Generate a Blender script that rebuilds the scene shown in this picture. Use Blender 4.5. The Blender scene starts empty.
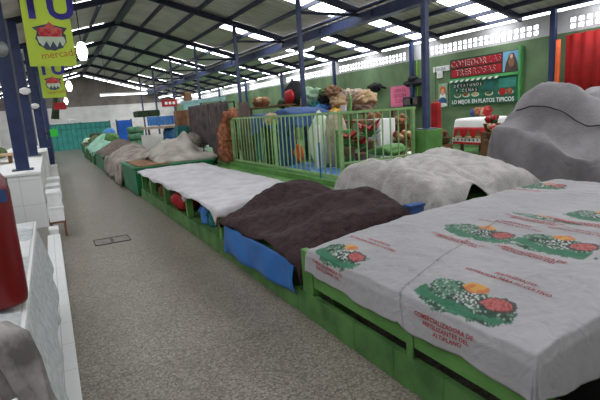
import bpy, bmesh, math, random
import numpy as np
from mathutils import Vector, Matrix, noise
random.seed(7)
C = bpy.context.scene.collection
PI = math.pi

# ---------------------------------------------------------------- camera
CH = 1.6
def cam_axes(yaw, pitch, roll):
    y, p, r = map(math.radians, (yaw, pitch, roll))
    fwd = Vector((math.sin(y)*math.cos(p), math.cos(y)*math.cos(p), -math.sin(p)))
    rt = Vector((math.cos(y), -math.sin(y), 0))
    up = rt.cross(fwd)
    return rt*math.cos(r)+up*math.sin(r), -rt*math.sin(r)+up*math.cos(r), fwd
RT, UP, FW = cam_axes(27.7, 10.77, -3.8)
F = 465.0
cd = bpy.data.cameras.new('camera'); cam = bpy.data.objects.new('camera', cd); C.objects.link(cam)
cd.sensor_width = 36; cd.lens = 36*F/600; cd.clip_start = .05
cam.matrix_world = Matrix(((RT.x, UP.x, -FW.x, 0), (RT.y, UP.y, -FW.y, 0), (RT.z, UP.z, -FW.z, CH), (0, 0, 0, 1)))
bpy.context.scene.camera = cam
def at(px, py, X=None, Y=None, Z=None):
    """a photo point on a real plane of the hall"""
    d = FW + RT*((px-300)/F) + UP*((200-py)/F)
    t = X/d.x if X is not None else (Y/d.y if Y is not None else (Z-CH)/d.z)
    return Vector((0, 0, CH)) + d*t

# ---------------------------------------------------------------- materials
M = {}
def lin(c):
    return tuple(((v/255)/12.92 if v/255 <= .04045 else ((v/255+.055)/1.055)**2.4) for v in c) + (1,)
def mat(name, rgb, rough=.7, var=.15, scale=6, metal=0, bump=0, bscale=40, rgb2=None, spec=.4, trans=0, alpha=1):
    m = bpy.data.materials.new(name); m.use_nodes = True
    nt = m.node_tree; b = nt.nodes['Principled BSDF']
    b.inputs['Roughness'].default_value = rough; b.inputs['Metallic'].default_value = metal
    b.inputs['Specular IOR Level'].default_value = spec
    tc = nt.nodes.new('ShaderNodeTexCoord')
    n = nt.nodes.new('ShaderNodeTexNoise'); n.inputs['Scale'].default_value = scale; n.inputs['Detail'].default_value = 5
    r = nt.nodes.new('ShaderNodeValToRGB')
    c = lin(rgb); c2 = lin(rgb2) if rgb2 else tuple(v*(1-2.2*var) for v in c[:3])+(1,)
    if not rgb2: c = tuple(min(1, v*(1+var)) for v in c[:3])+(1,)
    r.color_ramp.elements[0].position = .34; r.color_ramp.elements[1].position = .62
    r.color_ramp.elements[0].color = c2; r.color_ramp.elements[1].color = c
    nt.links.new(tc.outputs['Object'], n.inputs['Vector']); nt.links.new(n.outputs['Fac'], r.inputs['Fac'])
    nt.links.new(r.outputs['Color'], b.inputs['Base Color'])
    if bump:
        n2 = nt.nodes.new('ShaderNodeTexNoise'); n2.inputs['Scale'].default_value = bscale; n2.inputs['Detail'].default_value = 4
        bp = nt.nodes.new('ShaderNodeBump'); bp.inputs['Strength'].default_value = bump; bp.inputs['Distance'].default_value = .01
        nt.links.new(tc.outputs['Object'], n2.inputs['Vector']); nt.links.new(n2.outputs['Fac'], bp.inputs['Height'])
        nt.links.new(bp.outputs['Normal'], b.inputs['Normal'])
    M[name] = m; return m
def emit(name, rgb, s):
    m = bpy.data.materials.new(name); m.use_nodes = True; nt = m.node_tree
    b = nt.nodes['Principled BSDF']; b.inputs['Base Color'].default_value = (.8, .8, .8, 1)
    b.inputs['Emission Color'].default_value = lin(rgb); b.inputs['Emission Strength'].default_value = s
    M[name] = m; return m

mat('green_paint', (96, 146, 74), .55, .14, 5, bump=.25, bscale=25, rgb2=(76, 124, 58))
mat('green_block', (90, 134, 72), .6, .2, 4, bump=.4, bscale=30, rgb2=(60, 100, 50))
mat('green_wall', (112, 136, 100), .7, .1, 2, bump=.2, bscale=20, rgb2=(92, 116, 84))
mat('green_rail', (142, 178, 116), .5, .1, 8)
mat('green_metal', (24, 124, 78), .5, .2, 4, rgb2=(18, 96, 62))
mat('inside_shade', (20, 24, 20), .9)
mat('blue_steel', (66, 76, 112), .4, .15, 5, rgb2=(48, 58, 92))
mat('blue_post', (42, 56, 96), .45, .15, 5, rgb2=(32, 44, 80))
mat('roof_steel', (40, 46, 66), .55, .15, 5)
mat('white_paint', (214, 212, 208), .7, .06, 2)
mat('vent_white', (206, 204, 206), .8, .06, 2)
mat('turquoise', (70, 168, 158), .5, .1, 3)
mat('turquoise_dark', (52, 140, 132), .5, .1, 3)
mat('canopy_teal', (150, 196, 196), .6, .08, 3)
mat('white_foam', (232, 232, 232), .6, .04, 6)
mat('grey_white_cloth', (190, 186, 182), .9, .14, 7, bump=.9, bscale=60, rgb2=(164, 160, 156))
mat('grey_tarp', (138, 134, 136), .75, .12, 3, bump=.5, bscale=30, rgb2=(112, 108, 110))
mat('cream_tarp', (186, 180, 170), .85, .12, 3, bump=.4, bscale=40, rgb2=(146, 140, 130))
mat('beige_tarp', (168, 158, 148), .85, .12, 3, bump=.4, bscale=40, rgb2=(120, 110, 102))
mat('taupe_tarp', (122, 108, 102), .85, .14, 3, bump=.4, bscale=40, rgb2=(92, 80, 76))
mat('aqua_tarp', (168, 204, 192), .7, .1, 3, rgb2=(120, 190, 150))
mat('white_sheet', (204, 202, 204), .8, .05, 4, bump=.5, bscale=40, rgb2=(184, 181, 184))
mat('brown_cloth', (66, 46, 48), .95, .2, 14, bump=.9, bscale=40, rgb2=(40, 28, 32))
mat('charcoal_cloth', (98, 88, 86), .95, .15, 4, bump=.5, bscale=30, rgb2=(70, 62, 62))
mat('blue_plastic', (38, 112, 186), .4, .12, 3, rgb2=(28, 90, 160))
mat('blue_cloth', (60, 92, 148), .8, .15, 3, rgb2=(44, 70, 116))
mat('bright_blue', (30, 96, 200), .5, .1, 3)
mat('sky_blue', (84, 150, 214), .5, .12, 3, rgb2=(52, 112, 190))
mat('royal_sheet', (66, 116, 200), .45, .12, 6, rgb2=(120, 160, 220))
mat('red', (170, 24, 30), .5, .12, 4)
mat('red_curtain', (160, 20, 18), .8, .1, 4)
mat('extinguisher_red', (118, 12, 16), .3, .05, 3, spec=.5)
mat('black', (26, 26, 30), .6)
mat('black_cloth', (34, 32, 36), .9)
mat('pink', (232, 120, 160), .7, .05, 4)
mat('dark_red', (150, 30, 60), .7)
mat('orange', (220, 96, 40), .6, .1, 4)
mat('white', (236, 236, 234), .6, .03, 3)
mat('cardboard', (140, 104, 78), .9, .15, 6)
mat('rust_fiber', (176, 114, 82), .95, .25, 14, bump=.9, bscale=60, rgb2=(112, 62, 42))
mat('wood', (122, 84, 56), .8, .2, 8, rgb2=(92, 60, 40))
mat('lime', (150, 196, 60), .6, .08, 4)
mat('violet', (62, 56, 150), .6, .08, 4)
mat('slate', (74, 84, 104), .7, .1, 6)
mat('mint_white', (206, 222, 200), .7, .05, 4)
mat('brick_script', (186, 106, 56), .7, .05, 4)
mat('red_emblem', (196, 44, 52), .7, .1, 12, rgb2=(220, 120, 110))
mat('neon_green', (50, 206, 60), .5, .05, 4)
mat('metal_grey', (150, 152, 154), .4, .08, 6, metal=.6)
mat('drain_metal', (128, 122, 116), .6, .15, 12)
mat('drain_frame', (52, 50, 48), .7, .15, 12)
mat('sage', (150, 180, 150), .8, .1, 4)
mat('sack_green', (104, 158, 122), .8, .12, 6, rgb2=(70, 120, 90))
mat('olive', (96, 112, 70), .8, .15, 8, rgb2=(66, 84, 50))
mat('leaf', (88, 132, 70), .6, .15, 10)
mat('foliage_dark', (44, 66, 40), .8, .2, 10)
mat('beige', (184, 168, 154), .9, .12, 8, bump=.5, bscale=30, rgb2=(160, 136, 116))
mat('tan', (190, 162, 126), .85, .1, 8)
mat('yellow', (226, 186, 66), .6, .06, 4)
mat('purple', (120, 50, 90), .8, .1, 6)
mat('teal', (40, 120, 120), .7, .1, 6)
mat('skin_tone', (214, 170, 140), .7, .05, 4)
mat('mural_green', (44, 112, 82), .6, .1, 5, rgb2=(30, 92, 70))
mat('mural_dark', (28, 60, 54), .6, .1, 5)
mat('mural_teal', (58, 138, 124), .6, .1, 5)
mat('mural_arch', (34, 96, 96), .6, .1, 5)
mat('sky_paint', (120, 172, 206), .7, .08, 6)
mat('frame_green', (88, 168, 96), .5, .1, 6)
mat('robe_brown', (84, 66, 62), .7, .1, 6)
mat('galv', (110, 114, 124), .5, .1, 6)
def translucent(name, rgb):
    m = bpy.data.materials.new(name); m.use_nodes = True; nt = m.node_tree; b = nt.nodes['Principled BSDF']
    b.inputs['Base Color'].default_value = lin(rgb); b.inputs['Roughness'].default_value = .6
    tr = nt.nodes.new('ShaderNodeBsdfTranslucent'); tr.inputs['Color'].default_value = lin(rgb)
    mx = nt.nodes.new('ShaderNodeMixShader'); mx.inputs[0].default_value = .5
    nt.links.new(b.outputs[0], mx.inputs[1]); nt.links.new(tr.outputs[0], mx.inputs[2]); nt.links.new(mx.outputs[0], nt.nodes['Material Output'].inputs[0])
    M[name] = m
translucent('banner_lime', (190, 214, 76))
emit('skylight', (248, 250, 255), 9.0)
emit('tube_glow', (250, 252, 255), 3.0)
emit('lamp_glow', (255, 255, 250), 4.0)

# terrazzo floor
def terrazzo():
    m = bpy.data.materials.new('terrazzo'); m.use_nodes = True; nt = m.node_tree; b = nt.nodes['Principled BSDF']
    tc = nt.nodes.new('ShaderNodeTexCoord')
    v = nt.nodes.new('ShaderNodeTexVoronoi'); v.inputs['Scale'].default_value = 90
    r = nt.nodes.new('ShaderNodeValToRGB'); e = r.color_ramp.elements
    e[0].position = 0; e[0].color = lin((92, 85, 77)); e[1].position = 1; e[1].color = lin((168, 160, 149))
    for p, c in ((.25, (116, 108, 98)), (.5, (132, 124, 113)), (.75, (145, 137, 126))):
        k = e.new(p); k.color = lin(c)
    nt.links.new(tc.outputs['Object'], v.inputs['Vector'])
    sep = nt.nodes.new('ShaderNodeSeparateColor'); nt.links.new(v.outputs['Color'], sep.inputs[0])
    nt.links.new(sep.outputs[0], r.inputs['Fac'])
    n = nt.nodes.new('ShaderNodeTexNoise'); n.inputs['Scale'].default_value = 1.6; n.inputs['Detail'].default_value = 6
    nt.links.new(tc.outputs['Object'], n.inputs['Vector'])
    r2 = nt.nodes.new('ShaderNodeValToRGB'); r2.color_ramp.elements[0].color = (.78, .77, .75, 1); r2.color_ramp.elements[0].position = .35
    r2.color_ramp.elements[1].color = (1, 1, 1, 1); r2.color_ramp.elements[1].position = .65
    nt.links.new(n.outputs['Fac'], r2.inputs['Fac'])
    mx = nt.nodes.new('ShaderNodeMix'); mx.data_type = 'RGBA'; mx.blend_type = 'MULTIPLY'; mx.inputs[0].default_value = 1
    nt.links.new(r.outputs['Color'], mx.inputs[6]); nt.links.new(r2.outputs['Color'], mx.inputs[7])
    # slab joints every 1.5 m along the aisle
    br = nt.nodes.new('ShaderNodeTexBrick'); br.offset = 0; br.inputs['Scale'].default_value = 1
    br.inputs['Brick Width'].default_value = 60; br.inputs['Row Height'].default_value = 1.5; br.inputs['Mortar Size'].default_value = .006
    br.inputs['Color1'].default_value = br.inputs['Color2'].default_value = (1, 1, 1, 1); br.inputs['Mortar'].default_value = (.62, .6, .57, 1)
    nt.links.new(tc.outputs['Object'], br.inputs['Vector'])
    mx2 = nt.nodes.new('ShaderNodeMix'); mx2.data_type = 'RGBA'; mx2.blend_type = 'MULTIPLY'; mx2.inputs[0].default_value = 1
    nt.links.new(mx.outputs[2], mx2.inputs[6]); nt.links.new(br.outputs['Color'], mx2.inputs[7])
    nt.links.new(mx2.outputs[2], b.inputs['Base Color'])
    rr = nt.nodes.new('ShaderNodeMapRange'); rr.inputs[3].default_value = .22; rr.inputs[4].default_value = .45
    nt.links.new(n.outputs['Fac'], rr.inputs[0]); nt.links.new(rr.outputs[0], b.inputs['Roughness'])
    M['terrazzo'] = m
terrazzo()
def tiles(name, size=.2):
    m = bpy.data.materials.new(name); m.use_nodes = True; nt = m.node_tree; b = nt.nodes['Principled BSDF']
    tc = nt.nodes.new('ShaderNodeTexCoord'); geo = nt.nodes.new('ShaderNodeNewGeometry')
    # grid lines along each axis: distance to nearest joint
    sep = nt.nodes.new('ShaderNodeSeparateXYZ'); nt.links.new(tc.outputs['Object'], sep.inputs[0])
    sn = nt.nodes.new('ShaderNodeSeparateXYZ'); nt.links.new(geo.outputs['True Normal'], sn.inputs[0])
    prev = None
    for k in range(3):
        a = nt.nodes.new('ShaderNodeMath'); a.operation = 'PINGPONG'; a.inputs[1].default_value = size/2
        nt.links.new(sep.outputs[k], a.inputs[0])
        l = nt.nodes.new('ShaderNodeMath'); l.operation = 'LESS_THAN'; l.inputs[1].default_value = .003
        nt.links.new(a.outputs[0], l.inputs[0])
        ab = nt.nodes.new('ShaderNodeMath'); ab.operation = 'ABSOLUTE'; nt.links.new(sn.outputs[k], ab.inputs[0])
        lt = nt.nodes.new('ShaderNodeMath'); lt.operation = 'LESS_THAN'; lt.inputs[1].default_value = .7; nt.links.new(ab.outputs[0], lt.inputs[0])
        mu = nt.nodes.new('ShaderNodeMath'); mu.operation = 'MULTIPLY'; nt.links.new(l.outputs[0], mu.inputs[0]); nt.links.new(lt.outputs[0], mu.inputs[1])
        if prev is None: prev = mu
        else:
            mm = nt.nodes.new('ShaderNodeMath'); mm.operation = 'MAXIMUM'
            nt.links.new(prev.outputs[0], mm.inputs[0]); nt.links.new(mu.outputs[0], mm.inputs[1]); prev = mm
    mx = nt.nodes.new('ShaderNodeMix'); mx.data_type = 'RGBA'
    mx.inputs[6].default_value = lin((226, 228, 226)); mx.inputs[7].default_value = lin((184, 183, 180))
    nt.links.new(prev.outputs[0], mx.inputs[0]); nt.links.new(mx.outputs[2], b.inputs['Base Color'])
    b.inputs['Roughness'].default_value = .3; M[name] = m
tiles('white_tile', .4)
def roofmat():
    m = bpy.data.materials.new('roof_sheet'); m.use_nodes = True; nt = m.node_tree; b = nt.nodes['Principled BSDF']
    tc = nt.nodes.new('ShaderNodeTexCoord'); w = nt.nodes.new('ShaderNodeTexWave'); w.bands_direction = 'Y'
    w.inputs['Scale'].default_value = 1.8
    n = nt.nodes.new('ShaderNodeTexNoise'); n.inputs['Scale'].default_value = 1.5; n.inputs['Detail'].default_value = 6
    r = nt.nodes.new('ShaderNodeValToRGB'); r.color_ramp.elements[0].position = .3; r.color_ramp.elements[1].position = .7
    r.color_ramp.elements[0].color = lin((192, 188, 180)); r.color_ramp.elements[1].color = lin((220, 216, 208))
    bp = nt.nodes.new('ShaderNodeBump'); bp.inputs['Strength'].default_value = 1; bp.inputs['Distance'].default_value = .04
    nt.links.new(tc.outputs['Object'], w.inputs['Vector']); nt.links.new(tc.outputs['Object'], n.inputs['Vector'])
    nt.links.new(n.outputs['Fac'], r.inputs['Fac']); nt.links.new(r.outputs['Color'], b.inputs['Base Color'])
    nt.links.new(w.outputs['Fac'], bp.inputs['Height']); nt.links.new(bp.outputs['Normal'], b.inputs['Normal'])
    b.inputs['Roughness'].default_value = .9; M['roof_sheet'] = m
roofmat()
def colattr():
    m = bpy.data.materials.new('printed_sacking'); m.use_nodes = True; nt = m.node_tree; b = nt.nodes['Principled BSDF']
    a = nt.nodes.new('ShaderNodeAttribute'); a.attribute_name = 'Col'
    nt.links.new(a.outputs['Color'], b.inputs['Base Color']); b.inputs['Roughness'].default_value = .75
    tc = nt.nodes.new('ShaderNodeTexCoord'); n = nt.nodes.new('ShaderNodeTexNoise'); n.inputs['Scale'].default_value = 9; n.inputs['Detail'].default_value = 8; n.inputs['Distortion'].default_value = 1.2
    bp = nt.nodes.new('ShaderNodeBump'); bp.inputs['Strength'].default_value = .6; bp.inputs['Distance'].default_value = .02
    nt.links.new(tc.outputs['Object'], n.inputs['Vector']); nt.links.new(n.outputs['Fac'], bp.inputs['Height']); nt.links.new(bp.outputs['Normal'], b.inputs['Normal'])
    M['printed_sacking'] = m
colattr()

# ---------------------------------------------------------------- mesh helpers
ORG = {}
class MB:
    def __init__(s): s.bm = bmesh.new()
    def box(s, x0, x1, y0, y1, z0, z1, bev=0):
        vs = [s.bm.verts.new(p) for p in ((x0,y0,z0),(x1,y0,z0),(x1,y1,z0),(x0,y1,z0),(x0,y0,z1),(x1,y0,z1),(x1,y1,z1),(x0,y1,z1))]
        fs = [s.bm.faces.new([vs[i] for i in f]) for f in ((3,2,1,0),(4,5,6,7),(0,1,5,4),(1,2,6,5),(2,3,7,6),(3,0,4,7))]
        if bev:
            es = list({e for f in fs for e in f.edges})
            bmesh.ops.bevel(s.bm, geom=es, offset=bev, segments=2, affect='EDGES', profile=.6)
        return s
    def quad(s, *pts):
        s.bm.faces.new([s.bm.verts.new(p) for p in pts]); return s
    def cyl(s, p0, p1, r, r2=None, seg=12):
        p0, p1 = Vector(p0), Vector(p1); r2 = r if r2 is None else r2
        d = (p1-p0).normalized(); a = d.orthogonal().normalized(); b = d.cross(a)
        R0 = [s.bm.verts.new(p0+(a*math.cos(t)+b*math.sin(t))*r) for t in [2*PI*i/seg for i in range(seg)]]
        R1 = [s.bm.verts.new(p1+(a*math.cos(t)+b*math.sin(t))*r2) for t in [2*PI*i/seg for i in range(seg)]]
        for i in range(seg):
            j = (i+1) % seg; s.bm.faces.new((R0[i], R0[j], R1[j], R1[i]))
        s.bm.faces.new(R0[::-1]); s.bm.faces.new(R1); return s
    def bar(s, p0, p1, w, h):
        """rectangular bar; w across, h vertical-ish"""
        p0, p1 = Vector(p0), Vector(p1); d = (p1-p0).normalized()
        up = Vector((0, 0, 1)) if abs(d.z) < .9 else Vector((0, 1, 0))
        a = d.cross(up).normalized(); b = a.cross(d)
        q = []
        for p in (p0, p1):
            q.append([s.bm.verts.new(p+a*w/2*i+b*h/2*j) for i, j in ((-1,-1),(1,-1),(1,1),(-1,1))])
        for i in range(4):
            j = (i+1) % 4; s.bm.faces.new((q[0][i], q[0][j], q[1][j], q[1][i]))
        s.bm.faces.new(q[0][::-1]); s.bm.faces.new(q[1]); return s
    def tube(s, pts, r, seg=10, rf=None, nz=0, seed=0):
        pts = [Vector(p) for p in pts]; rings = []
        n = len(pts); pa = None
        for i, p in enumerate(pts):
            d = (pts[min(i+1, n-1)]-pts[max(i-1, 0)]).normalized()
            a = d.orthogonal().normalized() if pa is None else (pa-d*pa.dot(d)).normalized(); pa = a
            b = d.cross(a); rr = r*(rf(i/(n-1)) if rf else 1); ring = []
            for k in range(seg):
                t = 2*PI*k/seg; q = p+(a*math.cos(t)+b*math.sin(t))*rr
                if nz: q += (a*math.cos(t)+b*math.sin(t))*noise.noise(q*9+Vector((seed, 0, 0)))*nz
                ring.append(s.bm.verts.new(q))
            rings.append(ring)
        for i in range(n-1):
            for k in range(seg):
                j = (k+1) % seg; s.bm.faces.new((rings[i][k], rings[i][j], rings[i+1][j], rings[i+1][k]))
        s.bm.faces.new(rings[0][::-1]); s.bm.faces.new(rings[-1]); return s
    def lathe(s, prof, cx, cy, seg=20):
        rings = []
        for r, z in prof:
            rings.append([s.bm.verts.new((cx+r*math.cos(2*PI*k/seg), cy+r*math.sin(2*PI*k/seg), z)) for k in range(seg)])
        for i in range(len(prof)-1):
            for k in range(seg):
                j = (k+1) % seg; s.bm.faces.new((rings[i][k], rings[i][j], rings[i+1][j], rings[i+1][k]))
        s.bm.faces.new(rings[0][::-1]); s.bm.faces.new(rings[-1]); return s
    def blob(s, c, r, nz=.15, seed=0, sub=3, f=1.6, flat=None):
        c = Vector(c); g = bmesh.ops.create_icosphere(s.bm, subdivisions=sub, radius=1)
        for v in g['verts']:
            p = v.co.copy(); k = 1+nz*noise.noise(p*f+Vector((seed*7.3, seed, 0)))*1.6+nz*.5*noise.noise(p*f*3+Vector((seed, 3, 0)))
            q = Vector((p.x*r[0]*k, p.y*r[1]*k, p.z*r[2]*k))
            if flat is not None and q.z < -r[2]*flat: q.z = -r[2]*flat
            v.co = c+q
        return s
    def poly(s, pts, n, th):
        """extruded polygon: pts world Vectors in a plane, thickness th along n"""
        n = Vector(n); a = [s.bm.verts.new(Vector(p)) for p in pts]; b = [s.bm.verts.new(Vector(p)+n*th) for p in pts]
        s.bm.faces.new(a[::-1]); s.bm.faces.new(b); k = len(pts)
        for i in range(k):
            j = (i+1) % k; s.bm.faces.new((a[i], a[j], b[j], b[i]))
        return s
    def build(s, name, m, parent=None, smooth=False, solid=0):
        bm = s.bm; bmesh.ops.recalc_face_normals(bm, faces=bm.faces[:])
        return link(name, bm, m, parent, smooth, solid)
def link(name, bm, m, parent=None, smooth=False, solid=0):
    if parent is None:
        xs = [v.co for v in bm.verts]
        lo = Vector([min(v[i] for v in xs) for i in range(3)]); hi = Vector([max(v[i] for v in xs) for i in range(3)])
        org = Vector(((lo.x+hi.x)/2, (lo.y+hi.y)/2, lo.z))
    else: org = ORG[parent.name]
    bmesh.ops.translate(bm, verts=bm.verts[:], vec=-org)
    me = bpy.data.meshes.new(name); bm.to_mesh(me); bm.free()
    if smooth:
        for p in me.polygons: p.use_smooth = True
    for q in (m if isinstance(m, (list, tuple)) else [m]): me.materials.append(M[q])
    o = bpy.data.objects.new(name, me); C.objects.link(o)
    if parent is None: o.location = org
    else: o.parent = parent
    ORG[o.name] = org
    if solid:
        md = o.modifiers.new('thickness', 'SOLIDIFY'); md.thickness = solid; md.offset = -1
    return o
def thing(name, label, cat, loc, group=None):
    o = bpy.data.objects.new(name, None); o.empty_display_size = .1; C.objects.link(o); o.location = loc
    ORG[o.name] = Vector(loc); return tag(o, label, cat, group)
def tag(o, label, cat, group=None):
    o['label'] = label; o['category'] = cat
    if group: o['group'] = group
    return o
def struct(o): o['kind'] = 'structure'; return o
def text_bm(body, size, spacing=1.0, bold=0):
    cu = bpy.data.curves.new('t', 'FONT'); cu.body = body; cu.size = size; cu.align_x = 'CENTER'; cu.space_character = spacing
    cu.offset = bold; cu.resolution_u = 3
    o = bpy.data.objects.new('t', cu); C.objects.link(o)
    me = bpy.data.meshes.new_from_object(o.evaluated_get(bpy.context.evaluated_depsgraph_get()))
    bpy.data.objects.remove(o); bm = bmesh.new(); bm.from_mesh(me); bpy.data.meshes.remove(me); return bm
def place_text(name, body, size, o, u, v, m, parent, spacing=1.0, bold=0, th=.004):
    """flat raised lettering at o, reading along u, up along v"""
    o, u, v = Vector(o), Vector(u), Vector(v); n = u.cross(v); parts = []; x = 0
    for word in body.split():
        bm = text_bm(word, size, spacing, bold); lo = min(q.co.x for q in bm.verts); hi = max(q.co.x for q in bm.verts)
        parts.append((bm, x-lo)); x += hi-lo+.32*size
    tot = x-.32*size
    for bm, dx in parts:
        for w in bm.verts: w.co = o+u*(w.co.x+dx-tot/2)+v*w.co.y+n*th
        link(name, bm, m, parent)

# ---------------------------------------------------------------- cloth
class Drape:
    """a cloth over a top surface zf(x,y) within a rectangle, folding down at the edges"""
    def __init__(s, x0, x1, y0, y1, zf, hem, res=.04, flare=.15, wave=.018, freq=16, seed=1, wr=.006, cr=0, cf=2.2, off=.012, rd=.02):
        s.rd = rd
        s.cr = cr; s.cf = cf; s.off = off
        s.r = (x0, x1, y0, y1); s.zf = zf; s.flare = flare; s.wave = wave; s.freq = freq; s.seed = seed; s.wr = wr
        s.hem = [h if callable(h) else (lambda t, h=h: h) for h in hem]   # left(x0) right(x1) near(y0) far(y1)
        mx = [max(h(t/20) for t in range(21)) for h in s.hem]; s.mx = mx
        s.xs = np.arange(x0-mx[0], x1+mx[1]+res*.5, res); s.ys = np.arange(y0-mx[2], y1+mx[3]+res*.5, res)
    def S(s, x, y):
        x0, x1, y0, y1 = s.r
        xc = min(max(x, x0), x1); yc = min(max(y, y0), y1)
        tx = (xc-x0)/(x1-x0); ty = (yc-y0)/(y1-y0)
        dx = x-xc; dy = y-yc
        if dx < 0 and s.mx[0]: dx *= s.hem[0](ty)/s.mx[0]
        if dx > 0 and s.mx[1]: dx *= s.hem[1](ty)/s.mx[1]
        if dy < 0 and s.mx[2]: dy *= s.hem[2](tx)/s.mx[2]
        if dy > 0 and s.mx[3]: dy *= s.hem[3](tx)/s.mx[3]
        d = math.hypot(dx, dy); sd = s.seed*3.7
        z = s.zf(xc, yc)
        n = Vector((x*2.2+sd, y*2.2, sd))
        if s.wr: z += s.wr*(noise.noise(n*1.0)+.7*noise.noise(Vector((x*9+sd, y*6, 0)))+.4*noise.noise(Vector((x*20, y*22+sd, 0))))
        e = min([abs(xc-x0)/.1 if s.mx[0] > .05 else 9, abs(x1-xc)/.1 if s.mx[1] > .05 else 9, abs(yc-y0)/.1 if s.mx[2] > .05 else 9, abs(y1-yc)/.1 if s.mx[3] > .05 else 9])
        z -= s.rd*math.exp(-e)
        if s.cr:
            wv = Vector((noise.noise(Vector((x*1.7, y*1.7, sd+5))), noise.noise(Vector((x*1.7+9, y*1.7, sd))), 0))
            q = Vector((x*s.cf*1.3, y*s.cf*.8, sd*2))+wv*1.1
            z += s.cr*(.55-1.6*abs(noise.noise(q)))+s.cr*.5*(.5-1.6*abs(noise.noise(q*2.3+Vector((3, 1, 0)))))
        if d < 1e-6: return Vector((xc, yc, z))
        ux, uy = dx/d, dy/d
        k = min(1, d/.25)
        along = (yc if abs(dx) > abs(dy) else xc) + .35*math.atan2(dy, dx)
        out = s.flare*d + s.off + s.wave*k*(math.sin(along*s.freq+sd+2*noise.noise(Vector((along*2, sd, 0))))+.6*noise.noise(Vector((along*5, d*3, sd))))
        out *= min(1, d/.05)
        return Vector((xc+ux*out, yc+uy*out, z-d*.97))
    def bm(s):
        b = bmesh.new(); V = [[b.verts.new(s.S(x, y)) for y in s.ys] for x in s.xs]
        for i in range(len(s.xs)-1):
            for j in range(len(s.ys)-1): b.faces.new((V[i][j], V[i+1][j], V[i+1][j+1], V[i][j+1]))
        return b
    def build(s, name, m, parent=None, th=.004): return link(name, s.bm(), m, parent, True, th)
def bumps(base, lst):
    def f(x, y):
        z = base
        for cx, cy, sx, sy, h in lst: z = max(z, base) + h*math.exp(-((x-cx)/sx)**2-((y-cy)/sy)**2)
        return z
    return f
def vary(lo, hi, f, ph=0): return lambda t: lo+(hi-lo)*(.5+.5*math.sin(t*f+ph))

# ================================================================ THE HALL
Y0, Y1 = -6.0, 36.0
XL, XR = -4.5, 8.8
floor = struct(MB().box(XL, XR, Y0, Y1, -.1, 0).build('floor', 'terrazzo'))
struct(MB().box(XR, XR+.18, Y0, Y1, 0, 2.72).build('wall_right', 'green_wall'))
wr = bpy.data.objects['wall_right']
b = MB(); b.box(XR, XR+.03, Y0, Y1, 2.72, 2.78); b.box(XR, XR+.03, Y0, Y1, 2.86, 2.89); b.box(XR, XR+.03, Y0, Y1, 2.97, 3.12)
y = Y0
while y < Y1:
    k = (y-5.76) % 3.9
    w = .05 if .28 < k < 3.6 else .15
    for za, zb in ((2.78, 2.86), (2.89, 2.97)): b.box(XR, XR+.03, y, y+w, za, zb)
    y += .15
b.build('vent_blocks', 'vent_white', wr)
struct(MB().box(XL-.18, XL, Y0, Y1, 0, 3.2).build('wall_left', 'white_paint'))
wf = struct(MB().poly([(XL, Y1, 0), (XR, Y1, 0), (XR, Y1, 3.2), (2.61, Y1, 4.98), (XL, Y1, 3.1)], (0, 1, 0), .18).build('wall_far', 'white_paint'))
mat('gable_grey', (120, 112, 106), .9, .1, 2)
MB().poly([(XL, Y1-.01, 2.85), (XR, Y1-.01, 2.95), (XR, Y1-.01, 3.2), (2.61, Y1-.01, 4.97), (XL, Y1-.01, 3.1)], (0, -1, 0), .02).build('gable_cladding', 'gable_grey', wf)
struct(MB().poly([(XL, Y0, 0), (XR, Y0, 0), (XR, Y0, 3.2), (2.61, Y0, 4.98), (XL, Y0, 3.1)], (0, -1, 0), .18).build('wall_near', 'white_paint'))

# roof: one slope from the ridge to the gutter beam, a lower lean-to beyond it, and the left slope
RX, RZ, SL = 2.61, 4.99, .264
def zr(x): return RZ-SL*abs(x-RX)
LX0, LZ0, LS = 6.75, 3.70, .248
def zl(x): return LZ0-LS*(x-LX0)
b = MB()
b.poly([(RX, Y0, RZ+.06), (7.05, Y0, zr(7.05)+.06), (7.05, Y1, zr(7.05)+.06), (RX, Y1, RZ+.06)], (0, 0, 1), .03)
b.poly([(XL-.3, Y0, zr(XL-.3)+.06), (RX, Y0, RZ+.06), (RX, Y1, RZ+.06), (XL-.3, Y1, zr(XL-.3)+.06)], (0, 0, 1), .03)
b.poly([(LX0, Y0, LZ0+.05), (XR+.1, Y0, zl(XR+.1)+.05), (XR+.1, Y1, zl(XR+.1)+.05), (LX0, Y1, LZ0+.05)], (0, 0, 1), .03)
ceil = struct(b.build('ceiling', 'roof_sheet'))
RY = [5.5+3.97*k for k in range(-2, 8)]
for y in RY:
    MB().bar((RX, y, RZ-.06), (7.0, y, zr(7.0)-.06), .09, .15).build('rafter', 'roof_steel', ceil)
    MB().bar((RX, y, RZ-.06), (XL, y, zr(XL)-.06), .09, .15).build('rafter', 'roof_steel', ceil)
MB().bar((RX, Y0, RZ-.03), (RX, Y1, RZ-.03), .16, .14).build('ridge_beam', 'roof_steel', ceil)
for x in (3.37, 4.2, 5.08, 6.0): MB().bar((x, Y0, zr(x)+.0), (x, Y1, zr(x)+.0), .06, .1).build('purlin', 'roof_steel', ceil)
for x in (1.75, .85, -.1, -1.1, -2.2, -3.3): MB().bar((x, Y0, zr(x)+.0), (x, Y1, zr(x)+.0), .06, .1).build('purlin', 'roof_steel', ceil)
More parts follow.
